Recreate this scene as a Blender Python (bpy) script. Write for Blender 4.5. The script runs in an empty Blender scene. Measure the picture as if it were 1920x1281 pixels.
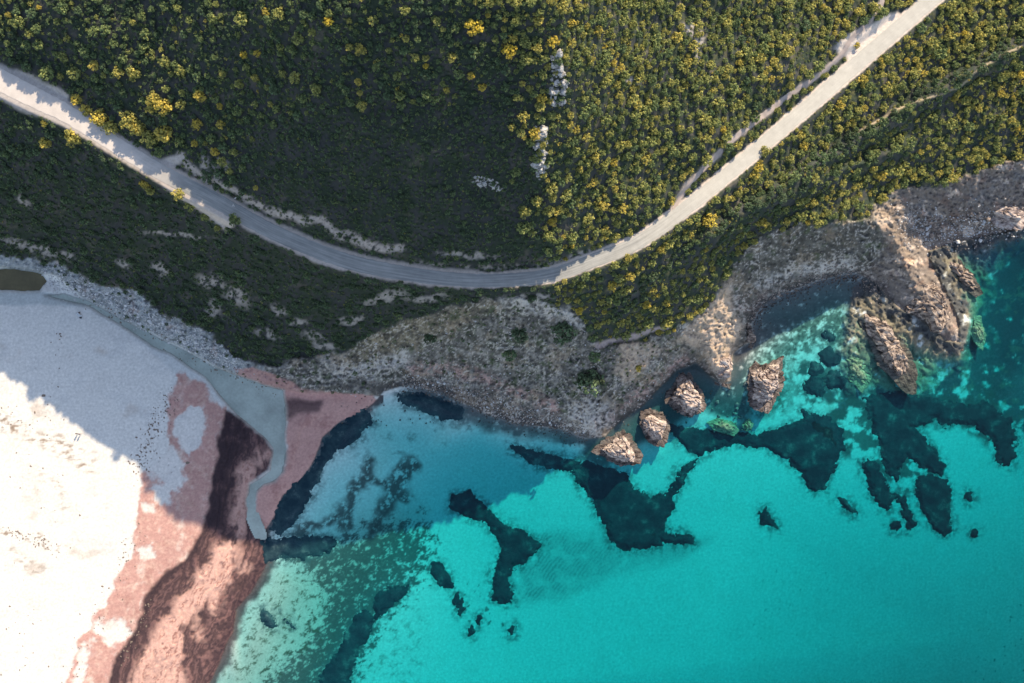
import bpy, bmesh, math, random
import numpy as np
from mathutils import Vector, noise as mnoise
from mathutils.geometry import delaunay_2d_cdt

S = 0.17          # metres per map unit at sea level
H = 260.0         # height of the drone above the sea
sc = bpy.context.scene

# ------------------------------------------------------------------ camera, sky, sun, exposure
cam_d = bpy.data.cameras.new('drone_camera')
cam = bpy.data.objects.new('drone_camera', cam_d)
sc.collection.objects.link(cam)
cam.location = (0, 0, H)
cam.rotation_euler = (0, 0, 0)
cam_d.sensor_fit = 'HORIZONTAL'
cam_d.sensor_width = 36.0
cam_d.lens = 36.0 * H / (1920 * S)
cam_d.clip_start = 1.0
cam_d.clip_end = 20000.0
sc.camera = cam

SUN_EL = math.radians(30)
SUN_AZ = math.radians(28)       # clockwise from +Y
world = bpy.data.worlds.new('World')
sc.world = world
world.use_nodes = True
wn = world.node_tree.nodes
bg = wn['Background']
sky = wn.new('ShaderNodeTexSky')
sky.sky_type = 'NISHITA'
sky.sun_disc = False
sky.sun_elevation = SUN_EL
sky.sun_rotation = SUN_AZ
sky.air_density = 1.0
sky.dust_density = 0.6
hs = wn.new('ShaderNodeHueSaturation')
hs.inputs['Saturation'].default_value = 0.84      # slightly hazy, whiter sky
world.node_tree.links.new(sky.outputs[0], hs.inputs['Color'])
world.node_tree.links.new(hs.outputs[0], bg.inputs[0])
bg.inputs[1].default_value = 0.13
sun_d = bpy.data.lights.new('sun', 'SUN')
sun_d.energy = 4.0
sun_d.angle = math.radians(0.5)
sun_d.color = (1.0, 0.85, 0.62)
sun = bpy.data.objects.new('sun', sun_d)
sc.collection.objects.link(sun)
sun.location = (100, 200, 300)
ldir = Vector((-math.sin(SUN_AZ) * math.cos(SUN_EL), -math.cos(SUN_AZ) * math.cos(SUN_EL), -math.sin(SUN_EL)))
sun.rotation_euler = ldir.to_track_quat('-Z', 'Y').to_euler()
sc.view_settings.view_transform = 'Standard'
sc.view_settings.look = 'None'
sc.view_settings.exposure = 1.3
sc.view_settings.gamma = 1.0

rng = np.random.default_rng(7)
random.seed(7)

# ------------------------------------------------------------------ numeric helpers
_T = np.random.default_rng(99).random((256, 256)).astype(np.float32) * 2 * math.pi
_TC = np.cos(_T).ravel(); _TS = np.sin(_T).ravel()
def perlin(x, y, seed=0):
    x = np.asarray(x, np.float32) + (seed * 37.31) % 211; y = np.asarray(y, np.float32) + (seed * 71.77) % 197
    ix = np.floor(x); iy = np.floor(y)
    fx = x - ix; fy = y - iy
    ix = ix.astype(np.int32); iy = iy.astype(np.int32)
    x0_ = ix & 255; x1_ = (ix + 1) & 255; y0_ = (iy & 255) << 8; y1_ = ((iy + 1) & 255) << 8
    def g(k, dx, dy): return _TC[k] * (fx - dx) + _TS[k] * (fy - dy)
    u = fx * fx * fx * (fx * (fx * 6 - 15) + 10)
    v = fy * fy * fy * (fy * (fy * 6 - 15) + 10)
    a = g(y0_ | x0_, 0, 0); b = g(y0_ | x1_, 1, 0); c = g(y1_ | x0_, 0, 1); d = g(y1_ | x1_, 1, 1)
    a = a + u * (b - a)
    return 1.5 * (a + v * (c + u * (d - c) - a))

def fbm(x, y, scale, octv=4, seed=0, gain=0.5, ridged=False):
    s = 0; a = 1.0; t = 0; f = 1.0 / scale
    for o in range(octv):
        n = perlin(x * f + 17.3 * o, y * f - 9.1 * o, seed + o * 31)
        if ridged: n = 1 - 2 * np.abs(n)
        s = s + a * n; t += a; a *= gain; f *= 2.03
    return s / t

def sstep(a, b, x):
    t = np.clip((x - a) / (b - a), 0, 1)
    return t * t * (3 - 2 * t)

def segdist(px, py, pts, closed=False):
    """distance to a polyline, and interpolated position along it"""
    pts = list(pts)
    if closed: pts = pts + [pts[0]]
    best = np.full(np.shape(px), 1e9); tt = np.zeros(np.shape(px)); acc = 0.0; side = np.zeros(np.shape(px))
    for (ax, ay), (bx, by) in zip(pts[:-1], pts[1:]):
        dx, dy = bx - ax, by - ay
        L = math.hypot(dx, dy) + 1e-9
        t = np.clip(((px - ax) * dx + (py - ay) * dy) / (L * L), 0, 1)
        ex = px - ax - t * dx; ey = py - ay - t * dy
        d = np.hypot(ex, ey)
        m = d < best
        best = np.where(m, d, best); tt = np.where(m, acc + t * L, tt)
        side = np.where(m, np.sign(dx * ey - dy * ex), side)
        acc += L
    return best, tt, side

def sdpoly(px, py, pts):
    """signed distance to a polygon, positive inside"""
    d, _, _ = segdist(px, py, pts, True)
    ins = np.zeros(np.shape(px), bool)
    n = len(pts)
    for i in range(n):
        ax, ay = pts[i]; bx, by = pts[(i + 1) % n]
        if ay == by: continue
        c = ((ay > py) != (by > py)) & (px < (bx - ax) * (py - ay) / (by - ay) + ax)
        ins ^= c
    return np.where(ins, d, -d)

def blur(a, sig):
    R = int(sig * 3) + 1
    k = np.exp(-0.5 * (np.arange(-R, R + 1) / sig) ** 2); k /= k.sum()
    for ax in (0, 1):
        p = np.pad(a, [(R, R) if i == ax else (0, 0) for i in (0, 1)], mode='edge')
        out = np.zeros_like(a); n = a.shape[ax]
        for i, w in enumerate(k):
            out += w * (p[i:i + n, :] if ax == 0 else p[:, i:i + n])
        a = out
    return a

# ------------------------------------------------------------------ survey data (map units: x east, y south)
ROAD = [(-900, -260, 40, 34), (-300, 10, 44, 40), (-100, 95, 46, 46), (0, 150, 47, 46), (67, 184, 47.5, 44), (130, 216, 48, 38), (225, 277, 49, 34),
        (300, 322, 50, 34), (400, 374, 50, 33), (510, 434, 50, 33), (612, 477, 49.5, 33), (695, 501, 49, 33), (820, 521, 48, 30), (925, 526, 46.8, 29),
        (1028, 517, 45, 30), (1120, 486, 44.5, 30), (1200, 452, 44, 30), (1300, 380, 42.5, 31), (1400, 297, 40.5, 31), (1500, 213, 38.5, 31),
        (1600, 126, 36.5, 33), (1680, 57, 35.5, 33), (1752, -5, 34.5, 32), (1900, -130, 33, 32), (2600, -700, 32, 32)]
PATH = [(1262, 392), (1290, 350), (1323, 313), (1373, 263), (1413, 230), (1453, 200), (1487, 173), (1527, 147), (1557, 123), (1580, 100), (1597, 73), (1627, 43), (1650, 15), (1664, -30)]
PATH2 = [(1385, 378), (1440, 345), (1520, 300), (1620, 240), (1700, 195), (1800, 165), (1850, 120), (1925, 80)]

SHORE = [(360, 1700), (380, 1340), (392, 1281), (437, 1187), (443, 1144), (473, 1110), (503, 1054), (490, 1012), (500, 990), (515, 968), (530, 930), (560, 905),
         (585, 870), (605, 820), (640, 787), (690, 768), (720, 735), (765, 722), (830, 738), (900, 772), (970, 795), (1050, 803), (1095, 822),
         (1135, 818), (1165, 790), (1200, 765), (1235, 730), (1270, 695), (1305, 680), (1325, 700), (1350, 722), (1370, 715), (1374, 665), (1395, 648),
         (1412, 640), (1408, 605), (1428, 572), (1470, 548), (1540, 524), (1600, 512), (1645, 530), (1665, 556), (1690, 580), (1735, 606), (1775, 640),
         (1800, 645), (1800, 610), (1775, 548), (1748, 500), (1742, 472), (1790, 455), (1850, 442), (1900, 432), (2000, 395), (2200, 330), (2700, 180)]
VEGLOW = [(-700, 470), (0, 478), (60, 484), (110, 495), (170, 525), (215, 540), (270, 552), (300, 590), (350, 605), (395, 625), (430, 660), (470, 685),
          (520, 685), (560, 670), (620, 668), (660, 650), (700, 625), (740, 610), (800, 590), (850, 572), (900, 562), (950, 558), (1000, 562), (1060, 578),
          (1095, 605), (1100, 640), (1140, 650), (1200, 640), (1260, 622), (1300, 596), (1340, 556), (1368, 512), (1390, 476), (1440, 438), (1480, 424),
          (1560, 420), (1630, 415), (1645, 380), (1680, 352), (1740, 345), (1790, 340), (1850, 312), (1920, 297), (2700, 140)]
BEACHTOP = [(-700, 492), (0, 500), (85, 512), (110, 518), (160, 560), (233, 600), (300, 632), (367, 664), (400, 684), (433, 698), (500, 722), (560, 734), (640, 738), (700, 742), (720, 745)]

LINES = [   # break lines with heights
 [(x, y, 0.0) for x, y in SHORE],
 [(-700, 470, 5), (0, 482, 5), (60, 486, 5), (110, 497, 5), (170, 530, 5.5), (215, 548, 6), (270, 566, 7), (300, 594, 7), (395, 638, 7), (470, 684, 6), (540, 700, 6), (620, 705, 6), (690, 700, 4.5), (765, 682, 4.5)],
 [(-700, 510, 1.6), (0, 515, 1.2), (85, 522, 1.3), (160, 562, 1.5), (233, 602, 1.5), (300, 636, 1.5), (367, 668, 1.6), (433, 702, 1.5), (500, 726, 1.4), (560, 738, 1.6), (640, 742, 1.8), (700, 743, 1.2)],
 [(770, 703, 1.8), (830, 700, 3), (900, 716, 3.5), (960, 742, 3.2), (1030, 768, 3), (1085, 805, 1.5)],
 # headland rim and cove rim
 [(1040, 585, 34), (1100, 622, 28), (1160, 645, 23), (1230, 640, 18), (1275, 628, 16), (1310, 602, 17), (1340, 562, 19), (1366, 516, 21), (1388, 480, 23),
  (1438, 440, 27), (1480, 424, 27), (1560, 419, 25), (1622, 413, 20), (1648, 385, 17), (1682, 352, 16.5), (1740, 345, 15.5), (1790, 338, 15), (1850, 312, 15), (1920, 297, 15), (2050, 262, 16), (2700, 140, 18)],
 # foot of the cove cliff
 [(1398, 580, 3), (1420, 548, 4.5), (1460, 520, 5), (1520, 502, 5.5), (1580, 490, 5), (1640, 490, 4.5)],
 [(1660, 398, 16), (1672, 440, 12), (1690, 480, 8), (1715, 530, 4.5), (1760, 590, 3), (1790, 625, 2)],
 [(1700, 382, 12), (1745, 392, 8), (1800, 385, 8), (1850, 362, 9), (1920, 340, 10), (2100, 290, 12)],
 [(1720, 425, 4), (1790, 418, 4), (1850, 408, 4), (1900, 398, 4.5), (2000, 360, 5)],
 # crest of the spur above the bend
 [(1035, 0, 88), (1035, 100, 81), (1045, 180, 75), (1018, 270, 68.5), (1014, 335, 63), (1022, 420, 56), (1040, 470, 52)],
]
PTS = [
 # hill above the road
 (-900, -700, 60), (-300, -250, 57), (0, -150, 58), (0, 0, 55), (-300, -80, 50), (150, 60, 57.5), (300, 20, 64.5), (300, 180, 57), (130, 150, 51), (450, 260, 59), (560, 340, 61), (450, 60, 72),
 (600, 180, 74), (600, 0, 85), (800, 0, 89), (800, 160, 79), (800, 300, 69), (760, 430, 57), (900, 430, 57), (960, 455, 54), (950, 320, 66), (950, 160, 77.5),
 (600, -400, 86), (1000, -400, 90), (300, -300, 72), (1400, -400, 62), (1700, -500, 42),
 (1200, 0, 70), (1200, 150, 62), (1200, 300, 52.5), (1140, 410, 48.5), (1400, 0, 53), (1400, 150, 47.5), (1340, 290, 45), (1550, 0, 43.5), (1530, 120, 41), (1640, -40, 40),
 # slope below the road, east
 (1060, 555, 40), (1130, 545, 39), (1200, 520, 38), (1300, 470, 36), (1200, 585, 29), (1280, 570, 25), (1400, 400, 34), (1450, 340, 35), (1480, 300, 36), (1580, 210, 34.5), (1680, 130, 33),
 (1800, 60, 31.5), (1920, 0, 30), (1500, 370, 31), (1600, 310, 27.5), (1700, 260, 25.5), (1800, 210, 24.5), (1920, 140, 24), (2100, 0, 27), (2700, -200, 27), (1350, 500, 29),
 # headland flank
 (1320, 640, 11), (1345, 620, 11), (1362, 640, 7), (1360, 690, 4), (1340, 690, 5), (1390, 600, 7), (1390, 625, 4), (1230, 690, 11), (1180, 700, 14), (1120, 700, 16), (1060, 680, 18), (1000, 650, 22), (930, 640, 22), (850, 640, 18),
 (1130, 750, 8), (1180, 745, 6), (1115, 795, 4), (1060, 755, 7), (980, 710, 9), (900, 690, 7), (800, 660, 11), (940, 590, 33), (860, 590, 32),
 # slope below the road, west
 (-300, 250, 30), (0, 290, 37), (0, 400, 20), (120, 350, 36), (120, 440, 16), (230, 420, 29), (250, 500, 14), (350, 470, 29), (340, 550, 13), (440, 500, 30), (450, 600, 13), (540, 560, 28), (560, 630, 14),
 (640, 560, 32), (660, 620, 19), (740, 570, 34), (760, 620, 21), (700, 660, 10),
 # beach
 (-700, 700, 4), (-300, 600, 3), (0, 600, 2.4), (0, 565, 1.9), (150, 575, 2.0), (150, 640, 2.3), (240, 640, 2.1), (300, 690, 2), (0, 800, 2.8), (150, 800, 2.4), (280, 780, 2.1), (-700, 1100, 5), (0, 1000, 3.2),
 (150, 1000, 2.8), (0, 1281, 3.2), (100, 1281, 2.9), (-700, 1700, 5), (200, 900, 2.4), (340, 760, 2.0), (380, 850, 1.9), (300, 1000, 2.2), (230, 1120, 2.2), (400, 740, 1.6), (420, 800, 1.5), (395, 950, 1.6),
 (330, 1080, 1.6), (270, 1200, 1.5), (200, 1281, 1.6), (380, 1120, 1.6), (330, 1220, 1.5), (430, 1040, 1.5), (455, 900, 1.5), (500, 840, 1.1), (505, 930, 1.3), (545, 800, 1.5), (600, 770, 1.3), (200, 1500, 2.5),
 # sea floor
 (404, 1281, -.9), (450, 1190, -.9), (456, 1150, -.9), (486, 1115, -.9), (516, 1062, -.9),
 (620, 900, -.9), (700, 800, -1.2), (700, 900, -1.4), (560, 1000, -1.0), (525, 1100, -0.9), (490, 1190, -0.8), (450, 1281, -0.8), (600, 1100, -1.8), (560, 1250, -1.7), (700, 1050, -2.6), (650, 1250, -3.4),
 (800, 850, -2.3), (900, 840, -3.0), (800, 1000, -4.2), (900, 950, -4.8), (1000, 900, -4.6), (1050, 850, -3.0), (1000, 1000, -5.3), (900, 1150, -5.0), (1100, 1100, -5.6), (1200, 1000, -5.4), (1150, 900, -4.4),
 (1250, 860, -4.2), (1250, 790, -3), (1400, 800, -4), (1340, 760, -2.2), (1400, 950, -5.2), (1500, 700, -2.6), (1550, 800, -3.5), (1500, 900, -5), (1700, 770, -4.2), (1800, 700, -3.4), (1850, 550, -4.6),
 (1920, 500, -6), (1850, 800, -5.4), (1750, 950, -6.3), (1900, 1000, -7.5), (1600, 1100, -7.5), (1800, 1200, -9), (1920, 1281, -10), (1920, 1100, -8.5), (1300, 1250, -6.2), (1000, 1281, -5.6), (800, 1281, -4.6), (1510, 600, -1.0),
 (1450, 590, -0.7), (1550, 560, -0.8), (1600, 600, -1.3), (1560, 650, -1.7), (1700, 650, -2.2), (1750, 680, -2.4), (1800, 480, -1.8), (1820, 540, -2.6), (2700, 700, -14), (2700, 1700, -20), (1000, 1700, -12), (500, 1700, -4), (1700, 1700, -16),
]

# ------------------------------------------------------------------ height field: triangulated survey, smoothed
def build_raster():
    V = []; Z = []; E = []
    def add(x, y, z):
        V.append(Vector((x, y))); Z.append(z); return len(V) - 1
    for ln in LINES:
        ids = [add(*p) for p in ln]
        E.extend(zip(ids[:-1], ids[1:]))
    for ln in (1, -1):                                  # both edges of the road bench
        ids = []
        for i, (x, y, z, w) in enumerate(ROAD):
            a = ROAD[max(i - 1, 0)]; b = ROAD[min(i + 1, len(ROAD) - 1)]
            dx, dy = b[0] - a[0], b[1] - a[1]; L = math.hypot(dx, dy)
            ids.append(add(x - dy / L * w * .62 * ln, y + dx / L * w * .62 * ln, z))
        E.extend(zip(ids[:-1], ids[1:]))
    for p in PTS: add(*p)
    v2, e2, f2, ov, oe, of = delaunay_2d_cdt(V, E, [], 0, 1e-4)
    P = np.array([(p.x, p.y) for p in V]); ZA = np.array(Z)
    z2 = []
    for i, p in enumerate(v2):
        if ov[i]: z2.append(Z[ov[i][0]])
        else:
            d = np.hypot(P[:, 0] - p.x, P[:, 1] - p.y) + 1
            k = np.argsort(d)[:4]; w = 1 / d[k] ** 2
            z2.append(float((ZA[k] * w).sum() / w.sum()))
    x0, y0, st = -700.0, -420.0, 3.0
    nx, ny = int((2700 - x0) / st) + 1, int((1700 - y0) / st) + 1
    R = np.full((ny, nx), np.nan)
    for f in f2:
        (ax, ay), (bx, by), (cx, cy) = [(v2[i].x, v2[i].y) for i in f[:3]]
        za, zb, zc = [z2[i] for i in f[:3]]
        ia = max(0, int((min(ax, bx, cx) - x0) / st)); ib = min(nx - 1, int((max(ax, bx, cx) - x0) / st) + 1)
        ja = max(0, int((min(ay, by, cy) - y0) / st)); jb = min(ny - 1, int((max(ay, by, cy) - y0) / st) + 1)
        if ib < ia or jb < ja: continue
        X, Y = np.meshgrid(x0 + st * np.arange(ia, ib + 1), y0 + st * np.arange(ja, jb + 1))
        den = (by - cy) * (ax - cx) + (cx - bx) * (ay - cy)
        if abs(den) < 1e-9: continue
        u = ((by - cy) * (X - cx) + (cx - bx) * (Y - cy)) / den
        v = ((cy - ay) * (X - cx) + (ax - cx) * (Y - cy)) / den
        m = (u >= -1e-6) & (v >= -1e-6) & (u + v <= 1 + 1e-6)
        sub = R[ja:jb + 1, ia:ib + 1]
        sub[m] = (u * za + v * zb + (1 - u - v) * zc)[m]
    # fill what the hull leaves open from the nearest filled row / column
    for _ in range(4000):
        bad = np.isnan(R)
        if not bad.any(): break
        for sh, ax in ((1, 0), (-1, 0), (1, 1), (-1, 1)):
            r = np.roll(R, sh, ax); m = np.isnan(R) & ~np.isnan(r); R[m] = r[m]
    return R, x0, y0, st

RAS, RX0, RY0, RST = build_raster()
gx = RX0 + RST * np.arange(RAS.shape[1]); gy = RY0 + RST * np.arange(RAS.shape[0])
GX, GY = np.meshgrid(gx, gy)
b_soft = blur(RAS, 9.0); b_fine = blur(RAS, 1.6)
vl, _, vs = segdist(GX, GY, VEGLOW)
below = vs > 0                                    # south of the vegetation limit
w_soft = np.where(below, 0.0, sstep(10, 45, vl))
RAS = b_fine * (1 - w_soft) + b_soft * w_soft

def bil(A, x, y):
    fx = np.clip((np.asarray(x, float) - RX0) / RST, 0, A.shape[1] - 1.001); fy = np.clip((np.asarray(y, float) - RY0) / RST, 0, A.shape[0] - 1.001)
    ix = fx.astype(int); iy = fy.astype(int); u = fx - ix; v = fy - iy
    return (A[iy, ix] * (1 - u) + A[iy, ix + 1] * u) * (1 - v) + (A[iy + 1, ix] * (1 - u) + A[iy + 1, ix + 1] * u) * v

# mesh grid: dense in view, widening outside
def axis(a, b, st, lo, hi):
    c = list(np.arange(a, b + st, st)); s = st
    while c[-1] < hi: s *= 1.18; c.append(c[-1] + s)
    s = st; d = [c[0]]
    while d[-1] > lo: s *= 1.18; d.append(d[-1] - s)
    return np.array(d[:0:-1] + c)
MX = axis(-50, 1970, 2.0, -9000, 11000); MY = axis(-50, 1331, 2.0, -9000, 9000)
PX, PY = np.meshgrid(MX, MY)
NYM, NXM = PX.shape
Z0 = bil(RAS, PX, PY)

# road bench
road_pts = [(x, y) for x, y, z, w in ROAD]
rd, rt, rs = segdist(PX, PY, road_pts)
cum = np.concatenate([[0], np.cumsum([math.hypot(b[0] - a[0], b[1] - a[1]) for a, b in zip(ROAD[:-1], ROAD[1:])])])
rz = np.interp(rt, cum, [r[2] for r in ROAD]); rw = np.interp(rt, cum, [r[3] for r in ROAD])
bench = 1 - sstep(rw * .5 + 5, rw * .5 + 17, rd)
Z0 = Z0 * (1 - bench) + rz * bench

# ------------------------------------------------------------------ masks
wx = PX + 9 * fbm(PX, PY, 40, 4, 11); wy = PY + 9 * fbm(PX, PY, 40, 4, 57)
land_poly = SHORE + [(2700, -9000), (-9000, -9000), (-9000, 1700)]
sd_land = sdpoly(PX + 0.5 * (wx - PX), PY + 0.5 * (wy - PY), land_poly)
veg_poly = VEGLOW + [(20000, 140), (20000, -20000), (-20000, -20000), (-20000, 470)]
sd_veg = sdpoly(wx, wy, veg_poly) + 12 * fbm(PX, PY, 26, 4, 4242, .6)
beach_poly = BEACHTOP + [(720, 800), (600, 1100), (450, 1700), (-9000, 9000), (-9000, 492)]
sd_beach = sdpoly(wx * .5 + PX * .5, wy * .5 + PY * .5, beach_poly)
def _win(pts, mg):
    xs = [p[0] for p in pts]; ys = [p[1] for p in pts]
    i0, i1 = np.searchsorted(MX, [min(xs) - mg, max(xs) + mg]); j0, j1 = np.searchsorted(MY, [min(ys) - mg, max(ys) + mg])
    return slice(j0, j1), slice(i0, i1)
DWX = wx - PX; DWY = wy - PY
def M(poly, soft=3.0, warp=1.0):
    w = _win(poly, soft + 14 * warp + 4); out = np.zeros(PX.shape)
    out[w] = sstep(-soft, soft, sdpoly(PX[w] + warp * DWX[w], PY[w] + warp * DWY[w], poly))
    return out
def ML(pts, wid, soft=3.0, warp=1.0):
    w = _win(pts, wid + soft + 14 * warp + 4); out = np.zeros(PX.shape)
    d, _, _ = segdist(PX[w] + warp * DWX[w], PY[w] + warp * DWY[w], pts)
    out[w] = 1 - sstep(wid - soft, wid + soft, d)
    return out

STREAM = [(84, 553), (120, 551), (160, 562), (233, 601), (300, 635), (367, 667), (400, 687), (433, 700), (500, 724), (530, 731), (536, 760), (537, 780), (533, 827), (537, 855), (531, 884), (514, 903),
          (494, 908), (480, 922), (477, 940), (480, 968), (494, 1004), (482, 1004), (468, 970), (463, 937), (468, 910), (490, 898), (508, 884), (512, 854), (514, 840), (494, 818), (447, 780), (423, 754), (397, 722),
          (383, 706), (350, 684), (318, 662), (286, 650), (247, 622), (200, 594), (160, 571), (118, 563)]
LAGOON = [(-300, 505), (0, 503), (30, 502), (80, 512), (88, 528), (74, 546), (30, 545), (-300, 548)]
sd_stream = sdpoly(PX + .25 * (wx - PX), PY + .25 * (wy - PY), STREAM)
sd_lagoon = sdpoly(PX + .4 * (wx - PX), PY + .4 * (wy - PY), LAGOON)
carve = np.maximum(sstep(-5, 4, sd_stream), sstep(-5, 4, sd_lagoon))
STREAM_Z = 0.8
Z0 = Z0 * (1 - carve) + np.minimum(Z0, 0.45) * carve

m_land = sstep(-2, 2, sd_land)
m_veg = sstep(-4, 4, sd_veg) * m_land
m_beach = sstep(-2, 2, sd_beach) * m_land * (1 - m_veg)
m_rock = np.clip(m_land - m_veg - m_beach, 0, 1)
m_sea = 1 - m_land

# relief
cl = fbm(PX, PY, 34, 5, 101, .55, True); sm = fbm(PX, PY, 11, 4, 202, .6); lg = fbm(PX, PY, 120, 4, 303)
# gullies and spurs running down the slopes
gully = fbm(PX + .5 * PY, PY * .35, 46, 4, 404, .5, True)
Z = Z0.copy()
steep = np.hypot(*np.gradient(b_soft, RST))
steep = bil(steep, PX, PY)
offroad = sstep(6, 34, rd - rw * .5)
Z += m_veg * offroad * (2.2 * lg + 0.9 * gully * sstep(.05, .25, steep) + 0.35 * sm)
rockamp = sstep(0.4, 4.0, Z0)
Z += m_rock * rockamp * (.65 * cl + 0.75 * sm + .55 * fbm(PX, PY, 5.5, 2, 203, .7) + .8 * (fbm(PX + .9 * DWX, (PY + .9 * DWY) * 1.35, 15, 4, 2400, .7, True) - .4))
Z += m_rock * (1 - rockamp) * 0.35 * sm
# boulder apron below the western slope
m_apron = np.clip(m_rock * (1 - sstep(700, 760, PX)), 0, 1)
Z += m_apron * .35 * np.abs(fbm(PX, PY, 7, 3, 515))
# sand
dune = fbm(PX, PY, 150, 3, 606)
Z += m_beach * (1 - carve) * (0.18 * dune + .05 * fbm(PX * 1.0, PY * 2.2, 18, 3, 616))
# terraces on the eastern slope
ter, tt_, ts_ = segdist(wx, wy, [(1120, 620), (1250, 500), (1380, 400), (1560, 290), (1720, 190), (1930, 75)])
Z += m_veg * offroad * 3.4 * np.exp(-((ter * ts_ - 6) / 15.0) ** 2) * sstep(1250, 1330, PX)
ter2, tu_, tv_ = segdist(wx, wy, [(1340, 450), (1450, 380), (1560, 330), (1700, 275)])
Z += m_veg * offroad * 2.4 * np.exp(-((ter2) / 12.0) ** 2)

# wrack banks on the beach (dead seagrass)
WR_A = [(330, 700), (350, 696), (366, 712), (400, 745), (422, 768), (408, 830), (398, 900), (388, 960), (372, 1000), (342, 1050), (302, 1078), (276, 1112), (266, 1150), (240, 1200), (216, 1232), (205, 1285), (200, 1700),
        (90, 1700), (118, 1290), (150, 1195), (188, 1150), (212, 1098), (240, 1045), (254, 1010), (256, 950), (266, 892), (300, 860), (316, 830), (314, 760)]
WR_B = [(422, 768), (445, 782), (492, 818), (512, 842), (508, 880), (486, 900), (468, 910), (463, 940), (468, 972), (486, 1006), (520, 1058), (490, 1118), (462, 1152), (456, 1192), (414, 1288), (395, 1700), (200, 1700), (205, 1285), (216, 1232), (240, 1200),
        (266, 1150), (276, 1112), (302, 1078), (342, 1050), (372, 1000), (388, 960), (398, 900), (408, 830)]
WR_C = [(534, 728), (560, 724), (620, 730), (684, 726), (712, 752), (712, 766), (676, 792), (652, 804), (620, 834), (600, 882), (574, 916), (545, 942), (530, 982), (504, 1006), (484, 988), (478, 944), (482, 916), (500, 906), (518, 898), (536, 872), (538, 800)]
WR_D = [(436, 688), (470, 690), (520, 706), (560, 728), (640, 738), (690, 742), (690, 752), (600, 750), (535, 738), (490, 722), (445, 704)]
mA = sstep(.25, .75, M(WR_A, 12.0, 2.0) + .55 * fbm(PX, PY, 20, 5, 79, .68)); mB = M(WR_B, 5.0, 1.2); mC = M(WR_C, 3.0, .9); mD = M(WR_D, 3.0)
# pale sand left lying on the outer bank
SANDP = [[(330, 790), (352, 765), (378, 758), (388, 790), (378, 830), (358, 846), (336, 836), (322, 815)], [(262, 800), (300, 740), (318, 760), (312, 830), (345, 870), (350, 905), (330, 925), (290, 890), (266, 880)],
         [(285, 915), (318, 905), (322, 940), (300, 945)], [(262, 945), (285, 940), (288, 960), (268, 965)], [(255, 1030), (285, 1022), (290, 1045), (260, 1052)], [(170, 1170), (230, 1160), (250, 1190), (200, 1215)], [(150, 1225), (170, 1200), (160, 1280), (130, 1290)]]
mA = np.maximum(mA, sstep(.02, .4, M(WR_B, 16, .5)) * (PX < 425))
mSP = np.zeros_like(PX)
for p in SANDP: mSP = np.maximum(mSP, M(p, 12.0, 1.5))
mSP = sstep(.18, .78, mSP + .75 * fbm(PX, PY, 17, 5, 77, .62))
mA = mA * (1 - .95 * mSP)
# flow lines of the inner bank
FL = [(460, 700), (440, 800), (440, 900), (428, 1000), (395, 1090), (340, 1180), (300, 1281), (280, 1700)]
fd, ft, fs = segdist(PX, PY, FL)
fcoord = fd * fs
flowv = fcoord / 26.0 + 1.7 * fbm(fcoord * 1.0 + .6 * DWX, ft * .5 + .6 * DWY, 46, 5, 88, .58) + .22 * fbm(PX, PY, 9, 3, 89)
strata = .5 + .5 * np.sin(flowv * 2 * math.pi)
strata2 = .5 + .5 * np.sin(flowv * 4.3 * math.pi + 1.0)
Z += mB * m_land * (.30 * strata + .06 * strata2)
Z += mA * .10 + mC * m_land * .28 * sstep(-1, 6, sd_land)
wr_ridge = ML([(520, 780), (560, 760), (600, 765), (560, 800), (545, 840), (535, 885)], 7, 5)
Z += wr_ridge * .3

E_POLY = [(1650, 395), (1690, 352), (1790, 340), (1850, 312), (1960, 290), (1990, 450), (1900, 470), (1855, 560), (1850, 660), (1810, 705), (1760, 680), (1725, 750), (1690, 748), (1640, 725), (1590, 745), (1572, 680), (1588, 580), (1640, 500), (1665, 470)]
mE = M(E_POLY, 14, 2.2)
eu = .78 * PX - .63 * PY + .8 * DWX; ev = .63 * PX + .78 * PY + .8 * DWY
ern = .62 * fbm(eu, ev * .42, 17, 5, 771, .66, True) + .62 * fbm(PX, PY, 19, 5, 773, .66, True); ern2 = fbm(eu, ev * .5, 6, 3, 772, .6)
Z += mE * (1.0 * ern + .35 * ern2) * np.clip((Z + 5) / 5, 0, 1)
Z += mE * m_sea * np.clip(.4 + .9 * ern, -.2, 1.2) * np.clip((Z + 6) / 5, 0, 1)
# gullied cliff faces
Z += m_rock * rockamp * (1 - mE) * (PX > 480) * 1.3 * fbm(PX + .4 * PY, PY * .4, 26, 5, 881, .62, True)
XW = (PX - 960) * S * (1 - Z / H)
YW = (640.5 - PY) * S * (1 - Z / H)

# ------------------------------------------------------------------ outlines of the seagrass beds
n3 = fbm(PX, PY, 6, 3, 1003, .6)
def patch_field(poly, warp=1.0):
    xs = [p[0] for p in poly]; ys = [p[1] for p in poly]
    i0, i1 = np.searchsorted(MX, [min(xs) - 40, max(xs) + 40]); j0, j1 = np.searchsorted(MY, [min(ys) - 40, max(ys) + 40])
    f = np.full(PX.shape, -99.0); sl = (slice(j0, j1), slice(i0, i1))
    x_, y_ = PX[sl], PY[sl]
    f[sl] = sdpoly(x_ + warp * (wx[sl] - x_), y_ + warp * (wy[sl] - y_), poly) + (2.5 + 9.0 * min(1.0, warp)) * fbm(x_, y_, 24, 6, 909, .74)
    return f
def ell(x, y, rx, ry=None, rot=0, n=14):
    ry = ry or rx
    return [(x + rx * math.cos(a) * math.cos(rot) - ry * math.sin(a) * math.sin(rot), y + rx * math.cos(a) * math.sin(rot) + ry * math.sin(a) * math.cos(rot)) for a in [2 * math.pi * i / n for i in range(n)]]
tuft_n = fbm(PX, PY, 14, 4, 931, .78)
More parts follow.
